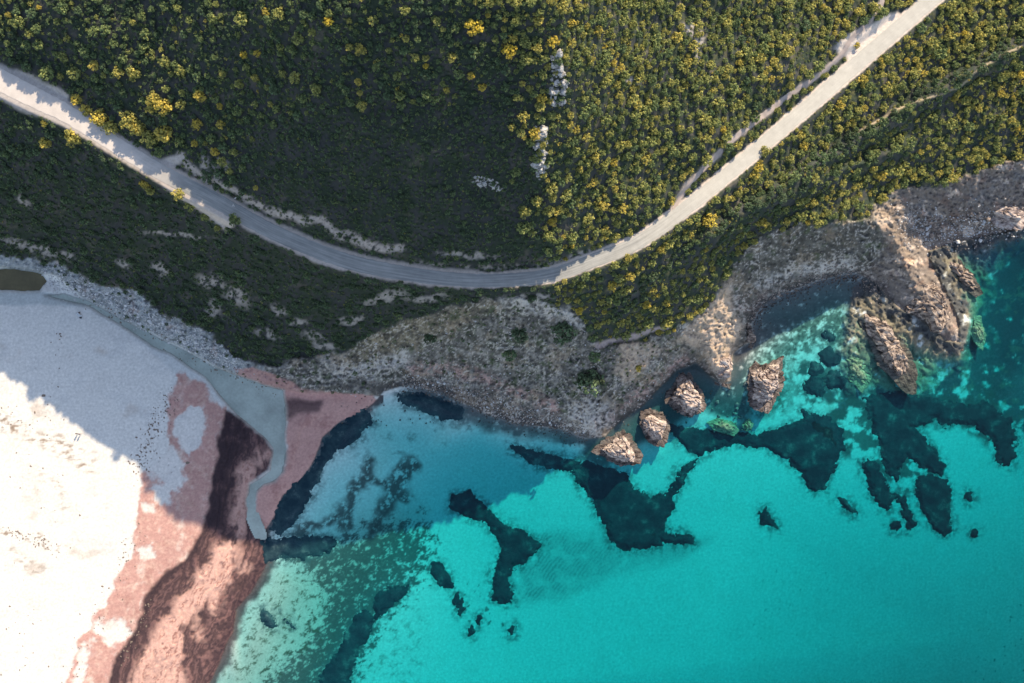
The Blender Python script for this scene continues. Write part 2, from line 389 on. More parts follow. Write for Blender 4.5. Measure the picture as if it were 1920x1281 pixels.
SG = [
 ([(745, 740), (790, 738), (835, 748), (868, 765), (868, 785), (830, 788), (790, 770), (755, 755)], .4, 'lens shaped dark seagrass patch close under the shaded cliff'),
 ([(960, 835), (1000, 845), (1060, 862), (1090, 868), (1075, 882), (1030, 878), (985, 862), (963, 848)], .4, 'slim dark seagrass patch west of the lowest sea rock'),
 ([(1070, 880), (1100, 868), (1170, 890), (1190, 915), (1220, 932), (1262, 925), (1258, 950), (1250, 975), (1240, 1000), (1240, 1022), (1180, 1030), (1145, 1018), (1138, 985), (1125, 965), (1105, 930), (1085, 900)], .7, 'large triangular seagrass bed pointing up at the lowest sea rock'),
 ([(1245, 795), (1290, 805), (1340, 808), (1420, 815), (1500, 790), (1545, 780), (1582, 810), (1575, 850), (1560, 880), (1545, 920), (1520, 920), (1505, 890), (1480, 865), (1430, 838), (1380, 833), (1340, 840), (1310, 855), (1290, 845), (1262, 815)], .6, 'arched dark seagrass bed curving over the bright round sandy pool'),
 ([(1295, 862), (1308, 858), (1285, 895), (1264, 930), (1250, 938), (1264, 902)], 1.0, 'thin seagrass strip linking the arched bed and the triangular bed'),
 ([(845, 930), (880, 925), (905, 945), (920, 965), (950, 985), (985, 1000), (1012, 1022), (990, 1050), (962, 1062), (952, 1090), (965, 1125), (950, 1135), (925, 1120), (922, 1090), (930, 1060), (940, 1030), (935, 1000), (920, 985), (890, 975), (860, 960), (843, 950)], .9, 'S shaped seagrass bed beside the rippled sand'),
 ([(812, 1055), (825, 1058), (845, 1085), (848, 1100), (835, 1103), (815, 1085), (808, 1070)], .3, 'small bean shaped seagrass patch left of the S shaped bed'),
 ([(690, 1140), (700, 1165), (690, 1190), (670, 1215), (650, 1300), (590, 1300), (610, 1255), (635, 1220), (650, 1190), (670, 1150)], .5, 'long dark seagrass tongue leaving the bottom edge of the photo'),
 ([(705, 1120), (740, 1100), (765, 1095), (750, 1120), (720, 1150), (705, 1160), (700, 1140)], .7, 'brown seagrass patch just above the long tongue'),
 ([(1424, 963), (1435, 955), (1440, 966), (1450, 975), (1458, 990), (1450, 990), (1440, 983), (1430, 980)], .3, 'lone ragged dark patch in the middle of bright turquoise water'),
 ([(1620, 745), (1680, 735), (1740, 745), (1800, 755), (1860, 760), (1900, 790), (1905, 860), (1885, 872), (1865, 860), (1860, 820), (1820, 795), (1790, 800), (1750, 790), (1715, 800), (1740, 830), (1765, 860), (1765, 890), (1740, 885), (1720, 870), (1700, 855), (1690, 870), (1680, 900), (1660, 870), (1650, 840), (1636, 800)], 1.4, 'broad broken seagrass bed below the eastern rock ridges'),
 (ell(1553, 632, 13, 8, .4), .8, 'topmost small seagrass clump in the shallow cove'),
 (ell(1556, 672, 20, 14, .3), 1.0, 'wide seagrass clump left of the drowned oval reef'),
 (ell(1528, 694, 14, 11, -.4), 1.0, 'leftmost small seagrass clump in the shallow cove'),
 (ell(1530, 725, 20, 13, .3), 1.0, 'seagrass clump nearest the open sand in the cove group'),
 (ell(1566, 714, 20, 17, .2), 1.0, 'roundest seagrass clump of the cove group'),
 ([(1500, 770), (1530, 780), (1560, 795), (1588, 840), (1570, 850), (1530, 820)], 1.0, 'seagrass patch running down from the cove to the arched bed'),
 ([(1615, 870), (1640, 862), (1660, 900), (1674, 935), (1665, 958), (1645, 940), (1628, 905)], .6, 'tapering seagrass finger hanging below the broad bed'),
 ([(1680, 928), (1695, 932), (1705, 965), (1718, 985), (1702, 994), (1692, 962)], .6, 'narrow crooked seagrass strip beside the tapering finger'),
 (ell(1679, 987, 8, 7), .6, 'small seagrass tuft below the crooked strip'),
 ([(1720, 895), (1740, 890), (1775, 900), (1782, 925), (1780, 960), (1782, 995), (1770, 1005), (1750, 990), (1730, 960), (1717, 925)], .4, 'large teardrop shaped seagrass patch in the eastern bay'),
 ([(1573, 935), (1588, 942), (1606, 960), (1596, 963), (1580, 950)], .4, 'short slanting seagrass dash below the arched bed'),
 (ell(1817, 932, 5, 10, -.3), .3, 'small upright seagrass fleck east of the teardrop patch'),
 (ell(1825, 1000, 6, 6), .3, 'small round seagrass dot furthest down the eastern bay'),
 ([(692, 768), (640, 789), (607, 828), (590, 870), (562, 905), (528, 938), (508, 992), (528, 1004), (548, 985), (572, 950), (600, 885), (626, 848), (672, 822), (694, 792)], .8, 'dark seagrass margin beside the pink tongue of wrack'),
 ([(488, 1012), (560, 1006), (636, 1010), (618, 1034), (560, 1050), (522, 1042), (502, 1056), (496, 1030)], 1.2, 'dark seagrass patch where the stream meets the sea'),
 (ell(505, 1158, 18, 10, .9), 1.6, 'ragged seagrass clump in the pale shallows by the beach'),
 (ell(545, 1170, 8, 5, .9), 1.0, 'small seagrass tuft right of the ragged clump'),
 (ell(855, 1122, 3.5, 10, .35), .3, 'slim seagrass streak below the bean shaped patch'), (ell(864, 1138, 5, 13, .3), .3, 'longer slim seagrass streak below the bean shaped patch'),
 (ell(884, 1183, 3.5, 9, .25), .3, 'lowest of the slim seagrass streaks below the S shaped bed'), (ell(897, 1163, 3.5, 8, .25), .3, 'slim seagrass streak between the lowest streak and the S shaped bed'), (ell(960, 1180, 4, 9, .5), .3, 'slanting seagrass fleck lying apart under the S shaped bed'),
 (ell(1255, 1010, 46, 9, .1), 1.8, 'feathery seagrass fringe right of the triangular bed'),
]
SGF = [patch_field(p, w) for p, w, l in SG]
sg_all = np.maximum.reduce(SGF)

# ------------------------------------------------------------------ ground colours (albedo, with some painted shade)
def mix(c, col, m):
    m = np.clip(m, 0, 1)[..., None]
    return c * (1 - m) + np.asarray(col, float) * m
n1 = fbm(PX, PY, 14, 5, 1001, .6); n2 = fbm(PX, PY, 60, 4, 1002); n3 = fbm(PX, PY, 6, 3, 1003, .6); n4 = fbm(PX, PY, 30, 4, 1004)
C = np.zeros(PX.shape + (3,)) + np.array([.050, .052, .050])
# low growth and bare earth between the shrubs
C = mix(C, (.034, .046, .031), sstep(-.25, .25, n4 + .5 * n3))
C = mix(C, (.11, .10, .045), .6 * sstep(.0, .5, n1) * sstep(900, 1150, PX))
C = mix(C, (.13, .11, .09), .5 * sstep(.2, .6, n2 + .6 * n1))
# bare pale patches on the western slope
def blob(x, y, rx, ry, rot=0.0, soft=.5, warp=1.4):
    q = max(rx, ry) * (1 + soft) + 14 * warp; w = _win([(x - q, y - q), (x + q, y + q)], 2); out = np.zeros(PX.shape)
    qx = PX[w] + warp * DWX[w] - x; qy = PY[w] + warp * DWY[w] - y
    c, s = math.cos(rot), math.sin(rot)
    d = np.hypot((qx * c + qy * s) / rx, (-qx * s + qy * c) / ry)
    out[w] = 1 - sstep(1 - soft, 1 + soft, d)
    return out
BARE = [(302, 506, 22, 9, .5), (398, 530, 26, 12, .2), (445, 556, 26, 16, .3), (525, 582, 18, 9, .5), (230, 500, 20, 6, .6), (130, 480, 14, 6, .3), (45, 378, 16, 6, .7), (590, 632, 22, 8, .2), (560, 605, 16, 7, 0),
        (330, 440, 60, 4, .1), (500, 625, 26, 10, .2), (610, 650, 24, 9, .1), (400, 580, 14, 16, .1), (660, 600, 26, 7, -.3), (720, 560, 40, 10, -.2), (800, 560, 40, 8, 0), (990, 555, 40, 7, 0), (880, 480, 60, 5, .05), (60, 465, 60, 9, .3),
        (1300, 60, 20, 10, .8), (1310, 85, 9, 25, 0), (420, 310, 22, 6, .8), (385, 305, 16, 8, 1.2), (407, 330, 6, 22, -.2), (1180, 145, 16, 7, .4)]
mbare = np.zeros_like(PX)
for b in BARE: mbare = np.maximum(mbare, blob(*b))
mbare = mbare * sstep(-.28, .12, n1 + .55 * n3 + .25 * n4)
C = mix(C, (.34, .30, .27), mbare * m_veg)
# cut bank above the road
mbank = ML([(425, 352), (470, 378), (520, 398), (575, 415), (604, 412), (625, 436), (690, 458), (748, 467)], 8, 5, 1.3) * sstep(-.45, .0, n1 + .1)
mbank = np.maximum(mbank, ML([(340, 290), (352, 312), (380, 330), (420, 352)], 8, 5, 1.2))
mbank = np.maximum(mbank, .75 * ML([(780, 492), (860, 502), (960, 503), (1040, 497), (1110, 473), (1160, 452)], 6, 5, 1.4) * sstep(-.2, .2, n1))
mbank = mbank * sstep(-.25, .15, n1 + .7 * n3 + .15); C = mix(C, (.41, .35, .31), mbank)
# rocks and scree
rockc = np.zeros_like(C) + np.array([.19, .18, .165])
strat = fbm(Z * 1.1 + .05 * PX + 5 * n2 + 2 * n1, PX * .10 + PY * .04, 4.5, 5, 2001, .62)
rockc = mix(rockc, (.33, .31, .29), sstep(.05, .5, strat + .5 * n1 + .3 * n3))
rockc = mix(rockc, (.10, .095, .09), .85 * sstep(.05, .6, -strat + .5 * n3))
rockc = mix(rockc, (.075, .09, .055), .85 * sstep(.02, .4, n4 + .4 * n1 + .3 * n3) * sstep(520, 700, PX) * (1 - sstep(1240, 1330, PX)) * (PY < 760))
rockc = mix(rockc, (.22, .185, .12), .7 * M([(690, 600), (760, 590), (850, 575), (930, 570), (850, 620), (760, 660), (700, 690), (640, 700), (660, 660)], 16))
tan = M([(1300, 600), (1345, 556), (1372, 520), (1372, 580), (1392, 612), (1376, 650), (1374, 720), (1340, 700), (1310, 650), (1270, 640)], 8, 1.4)
tan = np.maximum(tan, M([(1640, 400), (1662, 372), (1676, 410), (1700, 470), (1735, 500), (1690, 500), (1672, 470)], 6, 1.2))
tan = np.maximum(tan, .8 * M([(1170, 645), (1215, 640), (1240, 660), (1195, 705), (1170, 720), (1150, 690)], 10, 1.5))
rockc = mix(rockc, (.40, .31, .235), .85 * tan * sstep(-.5, .2, n1 + .2))
pink = ML([(775, 694), (830, 690), (890, 702), (950, 728), (1010, 752), (1040, 768)], 11, 7, 1.5)
pink = np.maximum(pink, .8 * ML([(1100, 806), (1160, 770), (1200, 735), (1250, 700), (1290, 672)], 10, 8, 1.5))
pink = np.maximum(pink, .8 * blob(1408, 560, 26, 20, -.6)); pink = np.maximum(pink, .9 * blob(1890, 402, 28, 26, .4)); pink = np.maximum(pink, .6 * blob(1865, 440, 24, 14, .4))
rockc = mix(rockc, (.42, .27, .245), .85 * pink * sstep(-.15, .25, n1 + .6 * n3 + .12))
pale = ML([(640, 700), (700, 690), (760, 672)], 14, 12, 1.5); pale = np.maximum(pale, ML([(1425, 535), (1470, 512), (1540, 500), (1590, 495)], 9, 8, 1.2)); pale = np.maximum(pale, ML([(950, 562), (1010, 570), (1060, 590), (1085, 605)], 14, 8, 1.4))
pale = np.maximum(pale, .8 * blob(1110, 780, 40, 34, -.5)); pale = np.maximum(pale, .9 * blob(1730, 400, 34, 22, .2)); pale = np.maximum(pale, .9 * blob(1850, 365, 36, 22, -.3)); pale = np.maximum(pale, .8 * blob(1915, 335, 30, 18, -.3))
rockc = mix(rockc, (.40, .39, .38), .8 * pale * sstep(-.25, .25, n1 + .5 * n3))
# streaked cove walls
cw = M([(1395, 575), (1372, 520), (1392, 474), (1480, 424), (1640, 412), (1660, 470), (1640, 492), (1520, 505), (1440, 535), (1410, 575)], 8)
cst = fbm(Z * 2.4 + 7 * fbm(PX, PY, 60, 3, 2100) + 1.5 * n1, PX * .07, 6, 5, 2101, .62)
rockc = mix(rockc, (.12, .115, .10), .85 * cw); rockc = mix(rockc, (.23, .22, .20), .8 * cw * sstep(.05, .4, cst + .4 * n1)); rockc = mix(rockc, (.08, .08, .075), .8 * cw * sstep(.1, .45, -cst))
# wet stones by the water
wet = sstep(2.2, .6, Z + .5 * n3) * sstep(690, 740, PX)
wet = np.clip(wet + .8 * sstep(5, .5, Z + 3 * n4 + 2 * n1) * sstep(690, 740, PX) * sstep(-.2, .3, n1 + n4), 0, 1); rockc = mix(rockc, (.055, .055, .06), .92 * wet); rockc = mix(rockc, (.30, .27, .27), wet * sstep(.42, .60, n3) * .8)
# light boulder apron
ap = m_apron * (PY < 760)
ap = ap * sstep(560, 440, PX + 40 * n4); apc = np.zeros_like(C) + np.array([.30, .315, .32]); apc = mix(apc, (.50, .49, .48), sstep(.1, .5, n3 + .5 * n1)); apc = mix(apc, (.13, .14, .15), .85 * sstep(.10, .5, -n3 + .4 * n4)); apc = mix(apc, (.45, .33, .30), .6 * sstep(.2, .5, n4)); apc = mix(apc, (.10, .105, .09), .75 * sstep(.08, .4, fbm(PX, PY, 24, 5, 2500, .65)))
rockc = rockc * (1 - ap[..., None] * .85) + apc * ap[..., None] * .85
crev_shade = fbm(PX + .8 * DWX - .4 * PY, (PY + .8 * DWY) * 1.2, 30, 6, 2300, .66, True)
rockc = mix(rockc, (.05, .047, .043), .62 * sstep(.34, .62, crev_shade + .35 * n1) * (1 - .6 * ap) * (1 - .7 * tan))  # shade of crevices painted as dark lines, not cut into the relief
rockc = mix(rockc, (.30, .235, .17), .5 * sstep(.05, .45, fbm(PX, PY, 45, 4, 2301) + .4 * n3) * (1 - ap))
rockc = mix(rockc, (.43, .415, .40), .75 * pale * sstep(-.2, .3, n1 + .5 * n3) * (1 - ap))
rockc = mix(rockc, (.46, .36, .28), .6 * tan * sstep(-.4, .2, n1))
sharp = fbm(PX + .9 * DWX, (PY + .9 * DWY) * 1.35, 15, 5, 2400, .74, True)
sharp = .25 * (sharp - sharp.mean()) / sharp.std()
sh_m = (1 - .75 * ap) * (1 - .5 * tan)
rockc = mix(rockc, (.47, .435, .40), .72 * sh_m * sstep(.17, .46, sharp + .32 * n4 + .22 * n2 + .22 * pale))  # relief shading painted into the rock colour: crests lightened, hollows darkened below
rockc = mix(rockc, (.055, .052, .047), .80 * sh_m * sstep(.12, .45, -sharp + .35 * n4 - .2 * pale))
rockc = mix(rockc, (.065, .082, .045), .75 * sh_m * sstep(.18, .42, fbm(PX, PY, 22, 4, 2402, .6) + .2 * n3) * (Z > 5) * (1 - pale))
eastc = np.zeros_like(C) + np.array([.20, .165, .145])
eastc = mix(eastc, (.44, .37, .32), sstep(.05, .42, ern + .5 * n3)); eastc = mix(eastc, (.045, .04, .042), .95 * sstep(.02, .34, -ern + .5 * ern2)); eastc = mix(eastc, (.40, .245, .20), .6 * sstep(.1, .5, n4 + .4 * n1)); eastc = mix(eastc, (.42, .42, .43), .75 * pale * sstep(-.1, .3, n1))
eastc = mix(eastc, (.52, .41, .31), .9 * tan * sstep(-.4, .15, n1 + .5 * n3)); eastc = mix(eastc, (.30, .17, .125), .55 * sstep(.05, .45, n4 - .4 * n1))
eastc = mix(eastc, (.05, .045, .045), .7 * sstep(.1, .4, crev_shade))
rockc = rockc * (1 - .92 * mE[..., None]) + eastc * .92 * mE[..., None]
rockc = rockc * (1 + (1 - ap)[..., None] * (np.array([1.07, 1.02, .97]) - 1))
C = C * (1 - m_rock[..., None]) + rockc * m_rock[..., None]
# road verge and gravel path
vw = np.where(PX < 900, 7, 2.5); verge = (1 - sstep(rw * .5 - 1, rw * .5 + vw, rd + 4 * n1)) * (m_veg > .2)
C = mix(C, (.47, .40, .35), verge)
wide = M([(-400, -60), (0, 120), (75, 146), (128, 178), (134, 222), (230, 258), (300, 298), (350, 290), (335, 310), (300, 322), (200, 270), (0, 190), (-400, 40)], 5, .8)
C = mix(C, (.45, .40, .37), wide * (m_veg > .2)); verge = np.maximum(verge, wide)
lower = M([(300, 345), (330, 345), (390, 385), (428, 400), (440, 425), (425, 432), (380, 402), (330, 368)], 4, .6)
lower = np.maximum(lower, M([(500, 440), (560, 468), (600, 486), (660, 505), (640, 508), (590, 490), (540, 468)], 4, .6))
lower = np.maximum(lower, M([(1560, 90), (1600, 60), (1680, 20), (1700, 30), (1640, 85), (1600, 120)], 5, .8))
C = mix(C, (.50, .43, .38), lower); verge = np.maximum(verge, lower)
mpath = ML(PATH, 5.5, 3, .7); C = mix(C, (.33, .28, .25), .9 * mpath)
mpath2 = ML(PATH2, 2.0, 2, .7) * sstep(1580, 1640, PX); C = mix(C, (.36, .29, .2), .8 * mpath2)
mpath3 = ML([(1120, 648), (1170, 636), (1230, 618), (1250, 612)], 5, 3, .8); C = mix(C, (.33, .26, .24), mpath3)
# beach
sandc = np.zeros_like(C) + np.array([.565, .535, .495])
sandc = mix(sandc, (.47, .45, .425), .7 * sstep(.0, .5, n2 + .4 * fbm(PX * .6, PY * 2.2, 30, 4, 3001)))
sandc = mix(sandc, (.40, .335, .285), .7 * sstep(.25, .6, fbm(PX * .8, PY, 55, 4, 3002)) * (PX < 300))
wl = ML([(-40, 775), (20, 800), (60, 815), (110, 835), (170, 870)], 16, 12, 2.0) + ML([(-40, 990), (20, 998), (60, 1012), (110, 1030)], 7, 6, 2.0) + .6 * ML([(20, 1040), (70, 1060), (90, 1070)], 9, 7, 2.5) + .5 * ML([(60, 890), (110, 915), (130, 960)], 9, 7, 2.5)
sandc = mix(sandc, (.22, .16, .115), .9 * np.clip(wl, 0, 1) * sstep(-.05, .35, fbm(PX * .7, PY * 1.6, 12, 4, 3003, .6)))
lip = sstep(14, 0, np.abs(sd_stream + 2)) * (sd_stream < 0)
sandc = mix(sandc, (.42, .43, .42), .55 * M([(300, 640), (330, 660), (400, 730), (420, 760), (366, 712), (330, 700), (316, 690), (250, 625)], 5, .6))
sandc = mix(sandc, (.50, .50, .48), .4 * lip)
bk = M([(-400, 548), (90, 548), (165, 568), (160, 574), (0, 572), (-400, 572)], 4, .5); sandc = mix(sandc, (.36, .38, .37), .8 * bk)
fl = sstep(.40, .52, n3 + .25 * n1) * (M([(255, 850), (262, 800), (300, 740), (315, 760), (312, 830), (345, 870), (330, 925), (290, 890)], 6, 1.2))
sandc = mix(sandc, (.09, .075, .07), .75 * fl)
bc = sandc
wr = np.zeros_like(C) + np.array([.40, .228, .195])
wr = mix(wr, (.50, .33, .27), .75 * sstep(-.1, .4, n1 + .5 * n4)); wr = mix(wr, (.56, .47, .41), .6 * sstep(.15, .55, fbm(PX, PY, 38, 5, 92, .65))); wr = mix(wr, (.30, .15, .125), .55 * sstep(.05, .5, n4 + .5 * n3))
bc = bc * (1 - mA[..., None]) + wr * mA[..., None]
lightB = np.maximum.reduce([M([(402, 1016), (436, 1010), (452, 1040), (440, 1080), (420, 1120), (400, 1150), (385, 1135), (352, 1165), (346, 1210), (346, 1290), (330, 1700), (232, 1700), (236, 1290), (256, 1240), (278, 1200), (308, 1165), (338, 1112), (374, 1076), (392, 1040)], 12, 1.5),
                            .75 * M([(432, 890), (462, 860), (500, 835), (508, 845), (480, 900), (466, 920), (462, 1000), (450, 1030), (436, 1010), (432, 950)], 13, 1.4), .6 * blob(455, 1062, 18, 14, .3), .6 * blob(372, 1180, 30, 12, 1.2)])
lightB = lightB * (1 - np.maximum(.8 * blob(348, 1178, 13, 9, .3), .8 * blob(352, 1216, 9, 15, .2)))
wrB = np.zeros_like(C) + np.array([.066, .040, .042])
wrB = mix(wrB, (.22, .115, .105), .6 * sstep(.62, .98, strata) * sstep(-.1, .4, fbm(PX, PY, 50, 4, 90) + .15)); wrB = mix(wrB, (.17, .095, .088), .6 * sstep(.6, .95, strata2)); wrB = mix(wrB, (.05, .032, .034), .7 * sstep(.1, .5, fbm(PX, PY, 36, 4, 91))); wrB = mix(wrB, (.50, .30, .245), lightB * sstep(.12, .62, .45 * strata + .5 * lightB + .3 * n1)); wrB = mix(wrB, (.20, .09, .075), .8 * lightB * sstep(.72, .95, strata2) * sstep(-.2, .2, n4))
wrB = mix(wrB, (.034, .023, .027), .9 * M([(396, 772), (446, 784), (470, 810), (444, 850), (430, 930), (416, 1000), (384, 985), (394, 900), (400, 830)], 12, 2.0) * sstep(-.55, .15, n4 + .3 * strata))
wrB = mix(wrB, (.048, .029, .034), .9 * ML([(512, 1040), (482, 1104), (456, 1150), (440, 1200), (408, 1281), (385, 1500)], 24, 14, 1.8) * (1 - .4 * strata2))
wrB = mix(wrB, (.040, .026, .030), .85 * ML([(372, 1000), (338, 1056), (298, 1084), (278, 1114), (266, 1156), (240, 1206), (214, 1240), (205, 1300)], 13, 9, 1.6))
bc = bc * (1 - mB[..., None]) + wrB * mB[..., None]
wrC = np.zeros_like(C) + np.array([.43, .245, .21]); wrC = mix(wrC, (.28, .135, .12), .6 * sstep(.0, .5, n4 + .4 * n3)); wrC = mix(wrC, (.10, .06, .06), .9 * M([(536, 745), (605, 752), (600, 772), (560, 776), (540, 790), (535, 770)], 6, .8))
bc = bc * (1 - mC[..., None]) + wrC * mC[..., None]
bc = mix(bc, (.42, .225, .195), .85 * mD * sstep(-.4, .0, n1))
bc = mix(bc, (.33, .29, .26), .7 * sstep(-7, 1, sd_stream + 3 * n1) * (PX > 400))
bc = mix(bc, (.20, .215, .195), sstep(-2, 2, np.maximum(sd_stream, sd_lagoon)))
C = C * (1 - m_beach[..., None]) + bc * m_beach[..., None]
C = mix(C, (.42, .225, .195), .8 * mD * m_rock)
# sea floor
sea = np.zeros_like(C) + np.array([.53, .54, .51])
sea = mix(sea, (.45, .47, .43), .6 * sstep(.0, .5, n2))
rip = .5 + .5 * np.sin((PX * .80 + PY * .60) * 2 * math.pi / 6.5 + 6.0 * n4 + 2 * n2)
wbrown = fbm(PX + .6 * PY, PY - .2 * PX, 16, 6, 4001, .76)
sea = mix(sea, (.30, .30, .265), M([(503, 1054), (560, 1040), (640, 1000), (720, 960), (780, 960), (700, 1120), (640, 1290), (560, 1700), (300, 1700), (392, 1281), (437, 1187)], 60, 1.5))
def S_(poly, soft=14, warp=1.6): return M(poly, soft, warp)
weedy = S_([(500, 1008), (640, 1000), (700, 975), (790, 965), (830, 1020), (790, 1100), (735, 1150), (710, 1200), (670, 1281), (470, 1700), (380, 1500), (470, 1281), (560, 1200), (600, 1120), (560, 1075), (515, 1045)], 48)
sea = mix(sea, (.045, .048, .05), .9 * sstep(.02, .3, weedy) * sstep(-.06, .24, wbrown + .25 * n3 + .75 * (weedy - .62)))
weed2 = S_([(470, 1100), (560, 1060), (620, 1120), (600, 1200), (520, 1281), (410, 1281)], 22); sea = mix(sea, (.05, .065, .045), .85 * weed2 * sstep(.04, .30, wbrown + .25 * n3))
weed3 = np.maximum.reduce([ML([(692, 868), (672, 905), (660, 940), (648, 985)], 13, 9, 2.5), ML([(770, 872), (745, 905), (722, 950), (700, 990)], 16, 10, 2.5), ML([(690, 895), (730, 915), (765, 935)], 11, 8, 2.5), ML([(640, 960), (600, 985), (560, 1000)], 9, 7, 2.5)])
sea = mix(sea, (.06, .05, .052), .92 * weed3 * sstep(-.32, .02, fbm(PX, PY, 15, 6, 4003, .72)))
weed4 = S_([(700, 760), (870, 790), (850, 830), (790, 860), (700, 860), (660, 850)], 20); sea = mix(sea, (.07, .10, .09), .6 * weed4 * sstep(.1, .5, fbm(PX * .8, PY, 18, 5, 4004, .6)))
weed5 = S_([(700, 1090), (770, 1090), (800, 1180), (790, 1281), (650, 1290), (690, 1200)], 24); sea = mix(sea, (.06, .10, .09), .55 * weed5 * sstep(-.1, .4, wbrown))
faint = S_([(950, 1020), (1040, 1000), (1140, 995), (1260, 1000), (1330, 1010), (1280, 1050), (1150, 1080), (1060, 1120), (975, 1130), (940, 1100)], 18, 1.0)
sea = mix(sea, (.10, .15, .16), faint * (.40 + .38 * rip * sstep(1240, 1000, PX) * sstep(-.25, .3, n4 + .6 * n1)) * sstep(-.5, .3, n4 + .25))
reef = S_([(1470, 590), (1560, 560), (1620, 560), (1680, 600), (1760, 640), (1850, 620), (1900, 680), (1900, 760), (1700, 760), (1640, 740), (1590, 700), (1540, 640), (1480, 640)], 14)
sea = mix(sea, (.155, .165, .115), .85 * reef * sstep(-.30, .15, n1 + .3 * n4)); sea = mix(sea, (.05, .06, .055), .8 * reef * sstep(.2, .5, n3 + .6 * n4))
reefc = np.zeros_like(C) + np.array([.085, .078, .058]); reefc = mix(reefc, (.19, .165, .115), sstep(.1, .45, ern + .4 * n3)); reefc = mix(reefc, (.03, .034, .034), .95 * sstep(.0, .3, -ern + .5 * ern2))
mEr = mE * sstep(-.25, .05, n4 + .5 * n1 + .25); sea = sea * (1 - mEr[..., None]) + reefc * mEr[..., None]
east = S_([(1760, 460), (1930, 430), (2100, 440), (2100, 760), (1890, 700), (1840, 600), (1870, 520)], 16); sea = mix(sea, (.032, .072, .092), .92 * east * sstep(-.45, .0, n1 + .25 + .3 * n4))
em = S_([(1500, 690), (1640, 745), (1720, 750), (1790, 690), (1840, 620), (1850, 500), (1870, 440), (2000, 430), (2000, 830), (1900, 800), (1800, 775), (1640, 765), (1560, 790)], 22, 2.0)
sea = mix(sea, (.026, .060, .078), .92 * sstep(.02, .3, em) * sstep(-.30, .06, n4 + .5 * n1 + .6 * (em - .75))); sea = mix(sea, (.13, .15, .12), .5 * em * sstep(.15, .45, n1 - n4))
em2 = S_([(1470, 640), (1640, 640), (1660, 760), (1560, 790), (1480, 760)], 20, 2.0); sea = mix(sea, (.05, .075, .07), .75 * em2 * sstep(-.05, .22, n4 + .6 * n1))
cm = S_([(1400, 640), (1430, 600), (1500, 590), (1560, 560), (1610, 600), (1590, 660), (1530, 640), (1480, 690), (1475, 770), (1400, 785), (1300, 765), (1290, 700), (1380, 660)], 14, 1.4)
sea = mix(sea, (.085, .105, .095), .9 * cm * sstep(-.4, .1, n1 + .5 * n3)); sea = mix(sea, (.035, .045, .045), .8 * cm * sstep(.15, .4, n3 + .3 * n1))
eastn = S_([(1700, 440), (1920, 420), (1920, 470), (1760, 480)], 10); sea = mix(sea, (.10, .095, .08), .8 * eastn * sstep(-.3, .1, n1))
patchy = S_([(1540, 700), (1640, 740), (1860, 730), (1900, 800), (1880, 860), (1800, 800), (1720, 800), (1780, 880), (1700, 930), (1620, 880), (1570, 840), (1520, 780)], 14); sea = mix(sea, (.05, .075, .075), .9 * patchy * sstep(-.12, .10, n4 + .35 * n1))
cob = sstep(-30, -14, sd_land + 34 * n4 + 12 * n1) * (1 - sstep(-3, 3, sd_land)) * sstep(745, 790, PX) * (1 - sstep(1850, 1950, PX))
cob = np.maximum(cob, S_([(1415, 590), (1430, 555), (1560, 515), (1640, 520), (1660, 560), (1560, 575), (1490, 610), (1430, 650)], 12))
cob = np.maximum(cob, .9 * S_([(790, 720), (900, 760), (1090, 815), (1080, 835), (960, 815), (880, 800), (800, 760)], 10))
sea = mix(sea, (.055, .058, .062), .93 * cob * sstep(-.55, -.1, n1 + .1)); sea = mix(sea, (.22, .21, .20), .7 * cob * sstep(.38, .55, n3))
cliff_shade = S_([(1120, 800), (1160, 775), (1200, 745), (1250, 700), (1300, 675), (1330, 700), (1325, 745), (1270, 800), (1200, 830), (1140, 850), (1090, 850)], 12, .8); sea = mix(sea, (.03, .05, .056), .93 * cliff_shade)  # dark shadow between cliff and sea rocks, painted into the seabed colour
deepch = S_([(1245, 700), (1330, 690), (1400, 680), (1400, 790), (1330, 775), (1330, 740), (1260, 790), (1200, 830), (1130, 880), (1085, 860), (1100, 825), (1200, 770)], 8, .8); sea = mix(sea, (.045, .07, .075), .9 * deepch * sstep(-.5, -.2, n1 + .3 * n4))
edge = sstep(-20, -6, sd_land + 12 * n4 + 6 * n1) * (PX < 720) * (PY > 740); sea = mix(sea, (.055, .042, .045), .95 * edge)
sea = mix(sea, (.055, .085, .09), .75 * sstep(-20, 2, sg_all + 16 * n1 + 8 * n4) * sstep(-.35, .15, n3 + .6 * n1))
specks = sstep(.40, .5, fbm(PX, PY, 10, 3, 4010)) * S_([(1840, 1150), (1950, 1100), (1950, 1300), (1810, 1290)], 20); sea = mix(sea, (.10, .13, .13), .7 * specks)
spk2 = sstep(.46, .56, fbm(PX + .5 * PY, (PY - .5 * PX) * .45, 8, 3, 4011)) * S_([(1430, 1010), (1600, 1040), (1600, 1180), (1400, 1290), (1380, 1200)], 40); sea = mix(sea, (.22, .25, .24), .6 * spk2)
spk3 = sstep(.34, .46, fbm(PX + .5 * PY, (PY - .4 * PX) * .5, 9, 3, 4012)) * S_([(840, 1100), (900, 1090), (960, 1140), (980, 1190), (880, 1200), (840, 1140)], 10); sea = mix(sea, (.05, .08, .08), .8 * spk3)
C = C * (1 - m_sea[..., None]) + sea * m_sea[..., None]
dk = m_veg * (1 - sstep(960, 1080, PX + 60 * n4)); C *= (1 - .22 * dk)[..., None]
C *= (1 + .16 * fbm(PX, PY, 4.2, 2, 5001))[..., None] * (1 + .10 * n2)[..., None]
C = np.clip(C, .01, .9)

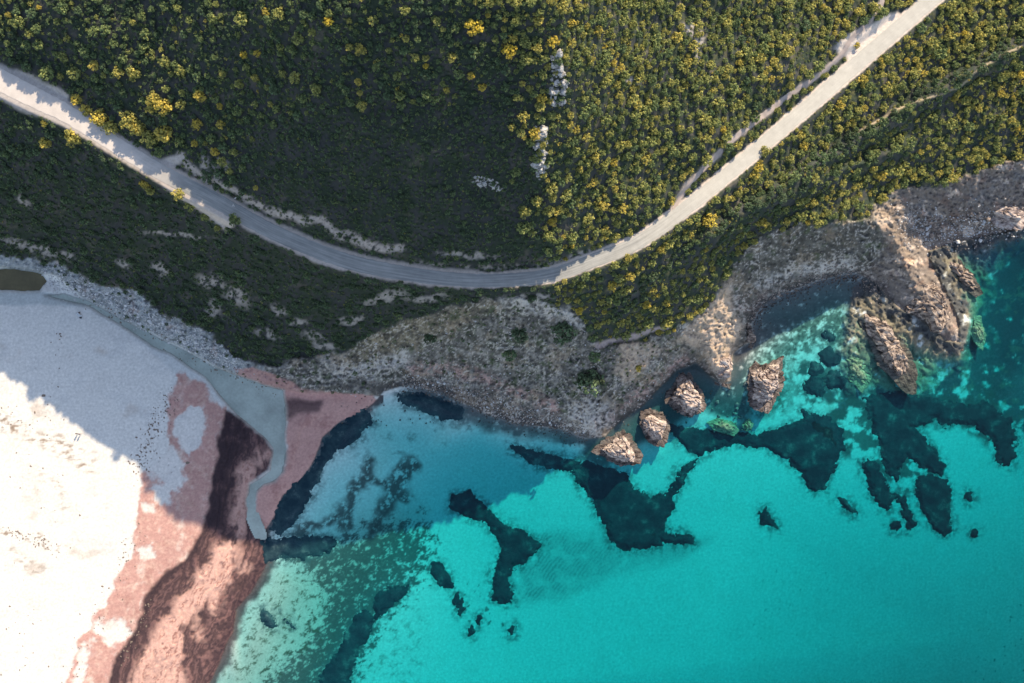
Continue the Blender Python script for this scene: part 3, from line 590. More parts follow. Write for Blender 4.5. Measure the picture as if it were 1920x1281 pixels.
# ------------------------------------------------------------------ object helpers
def link(o, parent=None):
    sc.collection.objects.link(o)
    if parent is not None: o.parent = parent
    return o
def mesh_from(name, verts, faces, mat, smooth=True):
    me = bpy.data.meshes.new(name)
    verts = np.asarray(verts, np.float32); faces = np.asarray(faces, np.int32)
    k = faces.shape[1]
    me.vertices.add(len(verts)); me.vertices.foreach_set('co', verts.ravel())
    me.loops.add(faces.size); me.loops.foreach_set('vertex_index', faces.ravel())
    me.polygons.add(len(faces)); me.polygons.foreach_set('loop_start', np.arange(0, faces.size, k, dtype=np.int32))
    try: me.polygons.foreach_set('loop_total', np.full(len(faces), k, np.int32))
    except Exception: pass
    me.update(calc_edges=True)
    if smooth: me.polygons.foreach_set('use_smooth', np.ones(len(faces), bool))
    if mat: me.materials.append(mat)
    return me
def set_col(me, name, cols, alpha=None):
    a = me.attributes.new(name, 'FLOAT_COLOR', 'POINT')
    c = np.ones((len(cols), 4), np.float32); c[:, :3] = cols
    if alpha is not None: c[:, 3] = alpha
    a.data.foreach_set('color', c.ravel())
def tag(o, label=None, cat=None, group=None, kind=None):
    if label: o['label'] = label
    if cat: o['category'] = cat
    if group: o['group'] = group
    if kind: o['kind'] = kind
    return o
def empty(name, loc, parent=None):
    o = bpy.data.objects.new(name, None); o.location = loc; o.empty_display_size = .3
    return link(o, parent)

def new_mat(name):
    m = bpy.data.materials.new(name); m.use_nodes = True
    nt = m.node_tree; b = nt.nodes['Principled BSDF']
    return m, nt, b
def nd(nt, typ, **kw):
    n = nt.nodes.new(typ)
    for k, v in kw.items(): setattr(n, k, v)
    return n
def mathn(nt, op, a, b):
    n = nd(nt, 'ShaderNodeMath', operation=op)
    for i, v in enumerate((a, b)):
        if isinstance(v, (int, float)): n.inputs[i].default_value = v
        else: nt.links.new(v, n.inputs[i])
    return n.outputs[0]
def vary(nt, col, scale, amt, coord='Object', detail=5):
    tc = nd(nt, 'ShaderNodeTexCoord'); nz = nd(nt, 'ShaderNodeTexNoise'); nz.inputs['Scale'].default_value = scale; nz.inputs['Detail'].default_value = detail
    nt.links.new(tc.outputs[coord], nz.inputs['Vector'])
    f = mathn(nt, 'MULTIPLY_ADD', nz.outputs['Fac'], 2 * amt); f.node.inputs[2].default_value = 1 - amt
    vm = nd(nt, 'ShaderNodeVectorMath', operation='SCALE'); nt.links.new(f, vm.inputs['Scale'])
    if isinstance(col, tuple): vm.inputs[0].default_value = col
    else: nt.links.new(col, vm.inputs[0])
    return vm.outputs[0], nz
def simple_mat(name, col, rough=.85, scale=2.0, amt=.35, bump=0.0, bscale=None):
    m, nt, b = new_mat(name)
    c, nz = vary(nt, tuple(col), scale, amt)
    nt.links.new(c, b.inputs['Base Color']); b.inputs['Roughness'].default_value = rough; b.inputs['Specular IOR Level'].default_value = .25
    if bump:
        bp = nd(nt, 'ShaderNodeBump'); bp.inputs['Strength'].default_value = .8; bp.inputs['Distance'].default_value = bump
        if bscale:
            _, nz = vary(nt, tuple(col), bscale, amt)
        nt.links.new(nz.outputs['Fac'], bp.inputs['Height']); nt.links.new(bp.outputs[0], b.inputs['Normal'])
    return m

# terrain
mt, nt, b = new_mat('ground')
at = nd(nt, 'ShaderNodeAttribute'); at.attribute_name = 'ground_colour'
c1, _ = vary(nt, at.outputs['Color'], 1.3, .28)
c2, nzf = vary(nt, c1, 5.0, .22, detail=3)
nt.links.new(c2, b.inputs['Base Color']); b.inputs['Roughness'].default_value = .95; b.inputs['Specular IOR Level'].default_value = .1
bp = nd(nt, 'ShaderNodeBump'); nt.links.new(mathn(nt, 'MULTIPLY', at.outputs['Alpha'], .7), bp.inputs['Strength']); bp.inputs['Distance'].default_value = .14
nt.links.new(nzf.outputs['Fac'], bp.inputs['Height']); nt.links.new(bp.outputs[0], b.inputs['Normal'])
verts = np.stack([XW, YW, Z], -1).reshape(-1, 3)
idx = np.arange(NYM * NXM).reshape(NYM, NXM)
quads = np.stack([idx[1:, :-1], idx[1:, 1:], idx[:-1, 1:], idx[:-1, :-1]], -1).reshape(-1, 4)
me = mesh_from('terrain', verts, quads, mt)
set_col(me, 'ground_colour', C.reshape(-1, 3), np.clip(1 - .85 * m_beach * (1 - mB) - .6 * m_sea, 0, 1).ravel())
tag(link(bpy.data.objects.new('terrain', me)), 'steep coastal hillside with scrub earth, grey cliffs, white beach and pale sandy sea floor', 'terrain', kind='structure')

# sampling of the finished ground
def samp(A, x, y):
    x = np.asarray(x, float); y = np.asarray(y, float)
    ix = np.clip(np.searchsorted(MX, x) - 1, 0, NXM - 2); iy = np.clip(np.searchsorted(MY, y) - 1, 0, NYM - 2)
    u = (x - MX[ix]) / (MX[ix + 1] - MX[ix]); v = (y - MY[iy]) / (MY[iy + 1] - MY[iy])
    return (A[iy, ix] * (1 - u) + A[iy, ix + 1] * u) * (1 - v) + (A[iy + 1, ix] * (1 - u) + A[iy + 1, ix + 1] * u) * v
def ground(x, y):
    return float(samp(XW, x, y)), float(samp(YW, x, y)), float(samp(Z, x, y))
def mpu(z): return S * (1 - z / H)

def sheet(name, field, mat, zfun, margin=3.0):
    """a surface lying on the ground where field > 0"""
    keep = field > -margin
    fk = keep[1:, :-1] | keep[1:, 1:] | keep[:-1, 1:] | keep[:-1, :-1]
    q = np.stack([idx[1:, :-1], idx[1:, 1:], idx[:-1, 1:], idx[:-1, :-1]], -1)[fk]
    used, inv = np.unique(q.ravel(), return_inverse=True)
    zz = zfun(field).ravel()[used]
    px_, py_ = PX.ravel()[used], PY.ravel()[used]
    v = np.stack([(px_ - 960) * S * (1 - zz / H), (640.5 - py_) * S * (1 - zz / H), zz], -1)
    return link(bpy.data.objects.new(name, mesh_from(name, v, inv.reshape(-1, 4), mat)))

# ------------------------------------------------------------------ water
mw = bpy.data.materials.new('sea_water'); mw.use_nodes = True
nt = mw.node_tree; nt.nodes.remove(nt.nodes['Principled BSDF']); out = nt.nodes['Material Output']
tr = nd(nt, 'ShaderNodeBsdfTransparent'); gl = nd(nt, 'ShaderNodeBsdfGlossy'); gl.inputs['Roughness'].default_value = .08
fr = nd(nt, 'ShaderNodeFresnel'); fr.inputs['IOR'].default_value = 1.33; mx = nd(nt, 'ShaderNodeMixShader')
tc = nd(nt, 'ShaderNodeTexCoord'); wv = nd(nt, 'ShaderNodeTexNoise'); wv.inputs['Scale'].default_value = .9; wv.inputs['Detail'].default_value = 4
bp = nd(nt, 'ShaderNodeBump'); bp.inputs['Strength'].default_value = .35; bp.inputs['Distance'].default_value = .12
nt.links.new(tc.outputs['Object'], wv.inputs['Vector']); nt.links.new(wv.outputs['Fac'], bp.inputs['Height'])
nt.links.new(bp.outputs[0], gl.inputs['Normal']); nt.links.new(bp.outputs[0], fr.inputs['Normal'])
geo_ = nd(nt, 'ShaderNodeNewGeometry'); ff = mathn(nt, 'SUBTRACT', 1.0, geo_.outputs['Backfacing']); ff = mathn(nt, 'MULTIPLY', ff, fr.outputs[0]); nt.links.new(ff, mx.inputs[0]); nt.links.new(tr.outputs[0], mx.inputs[1]); nt.links.new(gl.outputs[0], mx.inputs[2]); nt.links.new(mx.outputs[0], out.inputs['Surface'])
ab = nd(nt, 'ShaderNodeVolumeAbsorption'); ab.inputs['Density'].default_value = .34; ab.inputs['Color'].default_value = (0, .832, .845, 1)
nt.links.new(ab.outputs[0], out.inputs['Volume'])
bm = bmesh.new(); bmesh.ops.create_cube(bm, size=1.0)
for v in bm.verts: v.co = Vector((v.co.x * 5000, v.co.y * 5000, -60 if v.co.z < 0 else 0.0))
me = bpy.data.meshes.new('sea'); bm.to_mesh(me); bm.free(); me.materials.append(mw)
tag(link(bpy.data.objects.new('sea', me)), 'clear turquoise sea', 'sea', kind='structure')
def silt(name, col, rough):
    m, nt, b = new_mat(name); c, nz = vary(nt, col, .16, .5, 'Object', 7); c, nz = vary(nt, c, 1.2, .2); nt.links.new(c, b.inputs['Base Color']); b.inputs['Roughness'].default_value = rough; b.inputs['Specular IOR Level'].default_value = .3
    return m
o = sheet('stream', sd_stream, silt('silty_water', (.315, .35, .31), .3), lambda f: np.full(f.shape, STREAM_Z), 6); tag(o, 'grey green silty stream winding across the beach', 'stream', kind='structure')
o = sheet('lagoon', sd_lagoon, silt('lagoon_water', (.105, .085, .042), .2), lambda f: np.full(f.shape, STREAM_Z + .004), 6); tag(o, 'brown green lagoon behind the beach', 'lagoon', kind='structure')

# ------------------------------------------------------------------ road ribbon
def ribbon(name, pts, widths, mat, lift, across=7, step=4.0, edge_noise=1.2, seed=1, smooth_z=None):
    P = [Vector(p) for p in pts]
    out = []
    for i in range(len(P) - 1):                     # Catmull-Rom
        p0, p1, p2, p3 = P[max(i - 1, 0)], P[i], P[i + 1], P[min(i + 2, len(P) - 1)]
        n = max(2, int((p2 - p1).length / step))
        for k in range(n):
            t = k / n
            q = .5 * ((2 * p1) + (p2 - p0) * t + (2 * p0 - 5 * p1 + 4 * p2 - p3) * t * t + (3 * p1 - p0 - 3 * p2 + p3) * t ** 3)
            out.append((q, widths[i] * (1 - t) + widths[i + 1] * t))
    out.append((P[-1], widths[-1]))
    V = []; U = []
    s = 0
    for i, (q, w) in enumerate(out):
        a = out[max(i - 1, 0)][0]; b_ = out[min(i + 1, len(out) - 1)][0]
        d = (b_ - a).normalized(); nrm = Vector((-d.y, d.x))
        s = s + (q - a).length if i else 0
        for k in range(across):
            u = k / (across - 1) - .5
            e = edge_noise * mnoise.noise(Vector((s * .11, k * 3.7, seed))) if k in (0, across - 1) else 0
            r = q + nrm * (u * w + e)
            z = float(samp(Z, r.x, r.y)) + lift
            V.append(((r.x - 960) * mpu(z), (640.5 - r.y) * mpu(z), z)); U.append((u, s * .01, 0))
    F = []
    for i in range(len(out) - 1):
        for k in range(across - 1):
            a = i * across + k
            F.append((a, a + 1, a + across + 1, a + across))
    me = mesh_from(name, V, F, mat)
    at = me.attributes.new('lane', 'FLOAT_VECTOR', 'POINT'); at.data.foreach_set('vector', np.array(U, np.float32).ravel())
    o = link(bpy.data.objects.new(name, me))
    return o
mr, nt, b = new_mat('worn_asphalt')
at = nd(nt, 'ShaderNodeAttribute'); at.attribute_name = 'lane'
mp = nd(nt, 'ShaderNodeMapping'); mp.inputs['Scale'].default_value = (9, 1.2, 1); nt.links.new(at.outputs['Vector'], mp.inputs['Vector'])
nz = nd(nt, 'ShaderNodeTexNoise'); nz.inputs['Scale'].default_value = 1.0; nz.inputs['Detail'].default_value = 6; nt.links.new(mp.outputs[0], nz.inputs['Vector'])
rp = nd(nt, 'ShaderNodeValToRGB'); nt.links.new(nz.outputs['Fac'], rp.inputs[0])
rp.color_ramp.elements[0].position = .32; rp.color_ramp.elements[0].color = (.16, .162, .16, 1); rp.color_ramp.elements[1].position = .7; rp.color_ramp.elements[1].color = (.29, .285, .27, 1)
sx_ = nd(nt, 'ShaderNodeSeparateXYZ'); nt.links.new(at.outputs['Vector'], sx_.inputs[0]); mrg = nd(nt, 'ShaderNodeMapRange'); mrg.inputs[1].default_value = 6.2; mrg.inputs[2].default_value = 7.3; mrg.inputs[3].default_value = 1; mrg.inputs[4].default_value = 0
wob = mathn(nt, 'ADD', sx_.outputs[1], mathn(nt, 'MULTIPLY', nz.outputs['Fac'], 1.2)); nt.links.new(mathn(nt, 'SUBTRACT', wob, .6), mrg.inputs[0])
mxd = nd(nt, 'ShaderNodeMixRGB'); nt.links.new(mrg.outputs[0], mxd.inputs[0]); nt.links.new(rp.outputs[0], mxd.inputs[1]); mxd.inputs[2].default_value = (.46, .41, .375, 1)
mre = nd(nt, 'ShaderNodeMapRange'); mre.inputs[1].default_value = 15.0; mre.inputs[2].default_value = 18.5; mre.inputs[3].default_value = 0; mre.inputs[4].default_value = .75; nt.links.new(wob, mre.inputs[0])
mxe = nd(nt, 'ShaderNodeMixRGB'); nt.links.new(mre.outputs[0], mxe.inputs[0]); nt.links.new(mxd.outputs[0], mxe.inputs[1]); mxe.inputs[2].default_value = (.40, .375, .335, 1)  # sunlit eastern stretch made paler: sun brightness put into the asphalt colour
c, _ = vary(nt, mxe.outputs[0], .5, .2); c, _ = vary(nt, c, 4.0, .12)
nt.links.new(c, b.inputs['Base Color']); b.inputs['Roughness'].default_value = .9; b.inputs['Specular IOR Level'].default_value = .2
RW = [r for r in ROAD if -500 < r[0] < 2300]
o = ribbon('road', [(r[0], r[1]) for r in RW], [r[3] * (.86) for r in RW], mr, .05, 9, 4, 1.6, 3)
tag(o, 'narrow worn asphalt road curving along the hillside', 'road', kind='structure')
mpth = simple_mat('trodden_earth', (.33, .27, .245), .95, .8, .3)
o = ribbon('path', PATH, [4, 8, 9, 9, 10, 10, 9, 8, 8, 8, 8, 8, 9, 9], mpth, .06, 5, 3, 1.6, 9)
tag(o, 'bare earth footpath running beside the road', 'path', kind='structure')

# ------------------------------------------------------------------ seagrass on the sea floor
mg, nt, b = new_mat('dark_seagrass')
tc = nd(nt, 'ShaderNodeTexCoord'); nz = nd(nt, 'ShaderNodeTexNoise'); nz.inputs['Scale'].default_value = .22; nz.inputs['Detail'].default_value = 8; nz.inputs['Roughness'].default_value = .68; nt.links.new(tc.outputs['Object'], nz.inputs['Vector'])
rp = nd(nt, 'ShaderNodeValToRGB'); nt.links.new(nz.outputs['Fac'], rp.inputs[0]); e = rp.color_ramp.elements
e[0].position = .40; e[0].color = (.008, .024, .036, 1); e[1].position = .76; e[1].color = (.12, .17, .16, 1); k = e.new(.57); k.color = (.020, .045, .056, 1)
nt.links.new(rp.outputs[0], b.inputs['Base Color']); b.inputs['Roughness'].default_value = .95; b.inputs['Specular IOR Level'].default_value = .1
bp = nd(nt, 'ShaderNodeBump'); bp.inputs['Strength'].default_value = .6; bp.inputs['Distance'].default_value = .2; nt.links.new(nz.outputs['Fac'], bp.inputs['Height']); nt.links.new(bp.outputs[0], b.inputs['Normal'])
for (poly, warp, lab), f in zip(SG, SGF):
    o = sheet('seagrass_patch', f, mg, lambda f: Z + np.clip(f * .055 + .55 * tuft_n + .10, -.45, .5), 11)
    tag(o, lab, 'seagrass', 'dark seagrass beds on the sandy sea floor')

# ------------------------------------------------------------------ rocks
def rock_mat(name, base, light, dark, scale=.5, wetband=.32):
    m, nt, b = new_mat(name)
    tc = nd(nt, 'ShaderNodeTexCoord'); geo = nd(nt, 'ShaderNodeNewGeometry')
    mp = nd(nt, 'ShaderNodeMapping'); mp.inputs['Rotation'].default_value = (.5, .7, .9); mp.inputs['Scale'].default_value = (scale, scale * 1.9, scale * 1.2)
    nt.links.new(geo.outputs['Position'], mp.inputs['Vector'])
    nz = nd(nt, 'ShaderNodeTexNoise'); nz.inputs['Scale'].default_value = 1; nz.inputs['Detail'].default_value = 8; nz.inputs['Roughness'].default_value = .65; nt.links.new(mp.outputs[0], nz.inputs['Vector'])
    rp = nd(nt, 'ShaderNodeValToRGB'); e = rp.color_ramp.elements
    e[0].position = .36; e[0].color = dark + (1,); e[1].position = .64; e[1].color = light + (1,); k = e.new(.48); k.color = base + (1,)
    nt.links.new(nz.outputs['Fac'], rp.inputs[0])
    # dark wet band at the waterline
    sx = nd(nt, 'ShaderNodeSeparateXYZ'); nt.links.new(geo.outputs['Position'], sx.inputs[0])
    mr_ = nd(nt, 'ShaderNodeMapRange'); mr_.inputs[1].default_value = .05; mr_.inputs[2].default_value = .5; mr_.inputs[3].default_value = wetband; mr_.inputs[4].default_value = 1.0; nt.links.new(sx.outputs[2], mr_.inputs[0])
    vm = nd(nt, 'ShaderNodeVectorMath', operation='SCALE'); nt.links.new(rp.outputs[0], vm.inputs[0]); nt.links.new(mr_.outputs[0], vm.inputs['Scale'])
    nt.links.new(vm.outputs[0], b.inputs['Base Color']); b.inputs['Roughness'].default_value = .9; b.inputs['Specular IOR Level'].default_value = .15
    n2_ = nd(nt, 'ShaderNodeTexNoise'); n2_.inputs['Scale'].default_value = 2.2; n2_.inputs['Detail'].default_value = 6; nt.links.new(geo.outputs['Position'], n2_.inputs['Vector'])
    bp = nd(nt, 'ShaderNodeBump'); bp.inputs['Strength'].default_value = .8; bp.inputs['Distance'].default_value = .35
    nt.links.new(n2_.outputs['Fac'], bp.inputs['Height']); nt.links.new(bp.outputs[0], b.inputs['Normal'])
    return m
m_buff = rock_mat('buff_rock', (.29, .225, .20), (.49, .42, .375), (.06, .046, .043))
m_brown = rock_mat('brown_rock', (.20, .155, .13), (.42, .34, .28), (.045, .038, .036), .5)
m_grey = rock_mat('grey_rock', (.30, .28, .265), (.50, .48, .455), (.10, .095, .09), 1.5)
m_reef = rock_mat('drowned_reef', (.20, .19, .12), (.32, .29, .19), (.09, .09, .065), .8, 1.0)
m_pale = rock_mat('pale_boulder', (.46, .44, .43), (.60, .58, .56), (.2, .19, .19), 1.2)

def rock_mesh(name, poly, h, base, mat, seed, amp=.9, sub=5, ridge=1.0, crest=None, freq=.16):
    """boulder whose plan follows poly (map units) and whose top stands h above base"""
    cx = sum(p[0] for p in poly) / len(poly); cy = sum(p[1] for p in poly) / len(poly)
    k = mpu(base)
    P = [((x - cx) * k, (cy - y) * k) for x, y in poly]
    ang = np.array([math.atan2(y, x) for x, y in P]); rad = np.array([math.hypot(x, y) for x, y in P])
    dense_a, dense_r = [], []
    n = len(P)
    for i in range(n):
        for t in np.linspace(0, 1, 8, endpoint=False):
            x = P[i][0] * (1 - t) + P[(i + 1) % n][0] * t; y = P[i][1] * (1 - t) + P[(i + 1) % n][1] * t
            dense_a.append(math.atan2(y, x)); dense_r.append(math.hypot(x, y))
    da = np.array(dense_a); dr = np.array(dense_r); o_ = np.argsort(da); da = da[o_]; dr = dr[o_]
    da = np.concatenate([da - 2 * math.pi, da, da + 2 * math.pi]); dr = np.concatenate([dr, dr, dr])
    bm = bmesh.new(); bmesh.ops.create_icosphere(bm, subdivisions=sub, radius=1.0)
    off = Vector((seed * 13.1, seed * 7.7, seed * 3.3)); rmean = float(rad.mean())
    rr_ = random.Random(seed * 101)
    cuts = [(Vector((rr_.gauss(0, 1), rr_.gauss(0, 1), abs(rr_.gauss(.5, .6)))).normalized(), rr_.uniform(.55, .97)) for _ in range(44)]
    for v in bm.verts:
        d = v.co.copy(); hz = math.hypot(d.x, d.y)
        r = float(np.interp(math.atan2(d.y, d.x), da, dr))
        q = hz ** .85
        x = d.x / max(hz, 1e-6) * r * q; y = d.y / max(hz, 1e-6) * r * q
        top = (1 - q ** 2.0)
        z = h * (.44 + .56 * max(top, 0.0) ** .8) * min(1, d.z * 6) if d.z > 0 else d.z * (1.5 + .3 * h)
        e_ = Vector((x / max(r, .1), y / max(r, .1), max(z, 0) / h))
        e_ = e_ * (1 + .30 * mnoise.noise(e_ * 1.7 + off) + .16 * mnoise.noise(e_ * 4.0 + off))
        for cn, cd in cuts:
            q_ = e_.dot(cn) - cd
            if q_ > 0 and d.z > 0: e_ = e_ - cn * q_ * .92
        if d.z > 0: x, y, z = e_.x * r, e_.y * r, max(0, e_.z) * h
        p = Vector((x, y, z))
        w = p * freq + off
        rn = 1 - abs(mnoise.noise(w)) * 2
        rn2 = 1 - abs(mnoise.noise(Vector((w.x * 2.6 + .8 * w.y, w.y * 4.4, w.z * 2.0)))) * 2
        f4 = mnoise.fractal(w * 5.5, 1.0, 2.0, 3)
        nrm = Vector((x / max(r, .1), y / max(r, .1), .9 * max(d.z, 0) + .2)).normalized()
        crk = max(0, 1 - abs(mnoise.noise(Vector((w.x * 1.7 + 3, w.y * 3.0 + w.x, w.z * 1.4)))) * 9) + .6 * max(0, 1 - abs(mnoise.noise(w * 3.1 + off)) * 8)
        disp = amp * min(1.4, .16 * rmean + .35) * (.30 * rn * ridge + .12 * rn2 + .24 * f4 - .05 - .42 * crk)
        v.co = p + nrm * disp * (1 if d.z > -.2 else .3)
    me = bpy.data.meshes.new(name); bm.to_mesh(me); bm.free()
    me.polygons.foreach_set('use_smooth', np.zeros(len(me.polygons), bool))
    me.materials.append(mat)
    o = link(bpy.data.objects.new(name, me)); o.location = ((cx - 960) * k, (640.5 - cy) * k, base)
    return o
RK = [
 ([(1110, 847), (1130, 825), (1167, 806), (1185, 818), (1203, 851), (1202, 869), (1163, 873), (1135, 860)], 6.5, 0, m_buff, 'lowest buff sea rock at the foot of the headland, fan shaped', 1.1),
 ([(1202, 772), (1220, 766), (1242, 775), (1255, 794), (1251, 825), (1242, 840), (1220, 832), (1209, 816), (1200, 792)], 6.5, 0, m_buff, 'egg shaped buff sea rock, second up from the headland tip', 1.1),
 ([(1250, 737), (1266, 711), (1281, 698), (1294, 698), (1301, 716), (1321, 744), (1323, 766), (1297, 783), (1272, 773), (1248, 755)], 8.0, 0, m_buff, 'jagged buff sea rock close under the headland cliff', 1.2),
 ([(1314, 676), (1330, 700), (1342, 722), (1370, 730), (1376, 694), (1374, 660), (1362, 640), (1336, 640)], 8.5, 0, m_buff, 'buff rock buttress joined to the sunlit headland corner', 1.1),
 ([(1406, 694), (1417, 678), (1430, 687), (1469, 668), (1466, 689), (1468, 722), (1452, 755), (1439, 775), (1421, 768), (1404, 755), (1404, 716)], 6.0, 0, m_buff, 'big rugged buff sea rock standing alone in the channel', 1.25),
 ([(1392, 590), (1405, 600), (1418, 640), (1411, 652), (1398, 650), (1391, 620)], 5.0, 0, m_brown, 'dark upright rock fin at the mouth of the shaded cove', .9),
 ([(1610, 572), (1640, 564), (1665, 572), (1678, 620), (1708, 662), (1718, 694), (1717, 738), (1700, 741), (1670, 706), (1646, 682), (1628, 636), (1612, 606)], 3.6, -.3, m_brown, 'long brown rock ridge running out from the cove into the sea', 1.2),
 ([(1668, 485), (1705, 475), (1748, 498), (1782, 550), (1811, 614), (1803, 658), (1773, 646), (1758, 624), (1722, 604), (1682, 590), (1670, 557), (1658, 530)], 6.5, 0, m_brown, 'largest brown rock point at the end of the sandy spur', 1.3),
 ([(1763, 474), (1800, 488), (1827, 520), (1843, 550), (1830, 558), (1800, 536), (1787, 517), (1766, 492)], 2.2, -.2, m_brown, 'slanting brown rock shelf north east of the largest rock point', 1.0),
 ([(1820, 590), (1840, 594), (1848, 627), (1844, 658), (1827, 642), (1816, 614)], 1.6, -1.8, m_reef, 'small drowned oval reef east of the largest rock point', .8),
 ([(1583, 650), (1613, 654), (1624, 680), (1633, 714), (1617, 738), (1593, 712), (1579, 674)], 1.6, -1.9, m_reef, 'drowned brown reef beside the long rock ridge', .8),
 ([(1325, 792), (1345, 784), (1370, 790), (1386, 806), (1375, 818), (1340, 806)], 1.6, -2.4, m_reef, 'drowned reef in the channel under the jagged sea rock', .9),
 ([(1392, 796), (1404, 784), (1414, 795), (1408, 808), (1396, 808)], 1.4, -2.4, m_reef, 'little drowned reef below the lone sea rock', .8),
 ([(1030, 107), (1046, 100), (1050, 130), (1062, 160), (1056, 195), (1042, 202), (1032, 175), (1035, 140)], 3.4, None, m_grey, 'white rock outcrop highest on the hillside spur', 1.1),
 ([(1006, 235), (1020, 250), (1025, 290), (1020, 330), (1007, 342), (1008, 300), (1003, 270)], 4.0, None, m_grey, 'pale rock outcrop edging the shaded hollow on the spur', 1.1),
 ([(886, 330), (910, 332), (936, 345), (944, 358), (920, 354), (890, 342)], 2.5, None, m_grey, 'thin pale rock ledge inside the dark hollow', .9),
 ([(1840, 395), (1870, 372), (1912, 372), (1930, 400), (1915, 430), (1870, 425)], 4.0, None, m_buff, 'pinkish rock knoll on the eastern shore by the photo edge', 1.0),
 ([(1735, 430), (1770, 424), (1798, 448), (1790, 462), (1755, 462)], 2.2, .2, m_brown, 'low brown rock on the eastern shore above the rock shelf', 1.0),
]
def outcrop(poly, h, mat, seed):
    """a broken ledge: many angular blocks grown into one outcrop"""
    rr_ = random.Random(seed); bm = bmesh.new()
    xs = [p[0] for p in poly]; ys = [p[1] for p in poly]; cx = sum(xs) / len(xs); cy = sum(ys) / len(ys)
    O = Vector(ground(cx, cy)); n_ = 0
    while n_ < 60:
        x, y = rr_.uniform(min(xs), max(xs)), rr_.uniform(min(ys), max(ys))
        if float(sdpoly(np.array([x]), np.array([y]), poly)[0]) < -2: continue
        n_ += 1
        P = Vector(ground(x, y)) - O; r = (rr_.uniform(.3, .8) if n_ > 14 else rr_.uniform(.8, 1.35)) * (.6 if h < 3 else 1)
        ret = bmesh.ops.create_icosphere(bm, subdivisions=3, radius=1.0); off = Vector((n_ * 3.1, seed * 7.0, 0))
        cuts = [(Vector((rr_.gauss(0, 1), rr_.gauss(0, 1), rr_.gauss(.3, .7))).normalized(), rr_.uniform(.5, .8)) for _ in range(8)]
        sx, sy, sz, a = rr_.uniform(.6, 1.2), rr_.uniform(.6, 1.2), rr_.uniform(.5, 1.0), rr_.uniform(0, 6.28)
        for v in ret['verts']:
            p = v.co * (1 + .3 * mnoise.noise(v.co * 1.6 + off))
            for cn, cd in cuts:
                q = p.dot(cn) - cd
                if q > 0: p = p - cn * q * .9
            p = Vector((p.x * sx, p.y * sy, p.z * sz)) * r
            v.co = Vector((p.x * math.cos(a) - p.y * math.sin(a), p.x * math.sin(a) + p.y * math.cos(a), p.z)) + P + Vector((0, 0, .15 * r))
    me = bpy.data.meshes.new('rock_outcrop'); bm.to_mesh(me); bm.free(); me.materials.append(mat)
    o = link(bpy.data.objects.new('rock_outcrop', me)); o.location = O
    return o
for i, (poly, h, base, mat, lab, amp) in enumerate(RK):
    if base is None:
        cx = sum(p[0] for p in poly) / len(poly); cy = sum(p[1] for p in poly) / len(poly)
        base = ground(cx, cy)[2] - .6
    o = outcrop(poly, h, mat, i + 1) if mat is m_grey else rock_mesh('rock', poly, h, base, mat, i + 1, amp, 6 if i < 9 else 5)
    tag(o, lab, 'rock', 'rocks along the coast and hillside')

# loose boulders: shared meshes
def small_rock(name, mat, seed):
    bm = bmesh.new(); bmesh.ops.create_icosphere(bm, subdivisions=3, radius=1.0)
    off = Vector((seed * 5.1, seed * 2.7, seed))
    cuts = [(Vector((random.gauss(0, 1), random.gauss(0, 1), random.gauss(.3, .7))).normalized(), random.uniform(.55, .85)) for _ in range(7)]
    for v in bm.verts:
        p = v.co * (1 + .28 * mnoise.noise(v.co * 1.3 + off) + .12 * mnoise.noise(v.co * 3.5 + off))
        for n_, d_ in cuts:
            e = p.dot(n_) - d_
            if e > 0: p = p - n_ * e * .85
        v.co = Vector((p.x, p.y * .85, p.z * .72))
    me = bpy.data.meshes.new(name); bm.to_mesh(me); bm.free(); me.materials.append(mat)
    return me
bould_pale = [small_rock('boulder', m_pale, s) for s in (1, 2, 3)]
bould_dark = [small_rock('boulder', m_brown, s) for s in (4, 5)]
def put_boulder(x, y, r, meshes, label, group):
    X, Y, z = ground(x, y)
    o = link(bpy.data.objects.new('boulder', random.choice(meshes)))
    k = r * mpu(z); o.scale = (k * random.uniform(.8, 1.2), k * random.uniform(.8, 1.2), k * random.uniform(.7, 1.0)); o.rotation_euler = (random.uniform(-.2, .2), random.uniform(-.2, .2), random.uniform(0, 6.28))
    o.location = (X, Y, max(z, -3) + .15 * k)
    tag(o, label, 'boulder', group); return o
def along(pts, t):
    L = [math.hypot(b[0] - a[0], b[1] - a[1]) for a, b in zip(pts[:-1], pts[1:])]; s = t * sum(L)
    for (a, b), l in zip(zip(pts[:-1], pts[1:]), L):
        if s <= l: return a[0] + (b[0] - a[0]) * s / l, a[1] + (b[1] - a[1]) * s / l
        s -= l
    return pts[-1]
rubble_pts = []
APR = [(90, 515), (170, 545), (240, 580), (310, 615), (390, 655), (450, 688)]
for i in range(70):
    x, y = along(APR, random.random()); put_boulder(x + random.gauss(0, 6), y + random.gauss(0, 11), random.uniform(2.2, 5.0), bould_pale, 'pale boulder in the band of stones below the western slope', 'pale boulders at the foot of the western slope')
for i in range(1500):
    x, y = along(APR, random.random()); rubble_pts.append((x + random.gauss(0, 10), y + random.gauss(0, 16), random.uniform(.7, 2.0), 0))
TOE = [(760, 712), (830, 720), (900, 745), (970, 775), (1050, 792), (1092, 812)]
for i in range(40):
    x, y = along(TOE, random.random()); put_boulder(x + random.gauss(0, 5), y + random.gauss(0, 9), random.uniform(1.6, 3.4), bould_pale if random.random() < .35 else bould_dark, 'wet boulder on the shaded shore below the grey headland', 'boulders on the shaded shore')
for i in range(1300):
    x, y = along(TOE, random.random()); rubble_pts.append((x + random.gauss(0, 14), y + random.gauss(4, 13), random.uniform(.7, 1.7), 1 if random.random() < .8 else 0))
COVE = [(1412, 600), (1428, 560), (1480, 535), (1560, 512), (1630, 512), (1660, 545)]
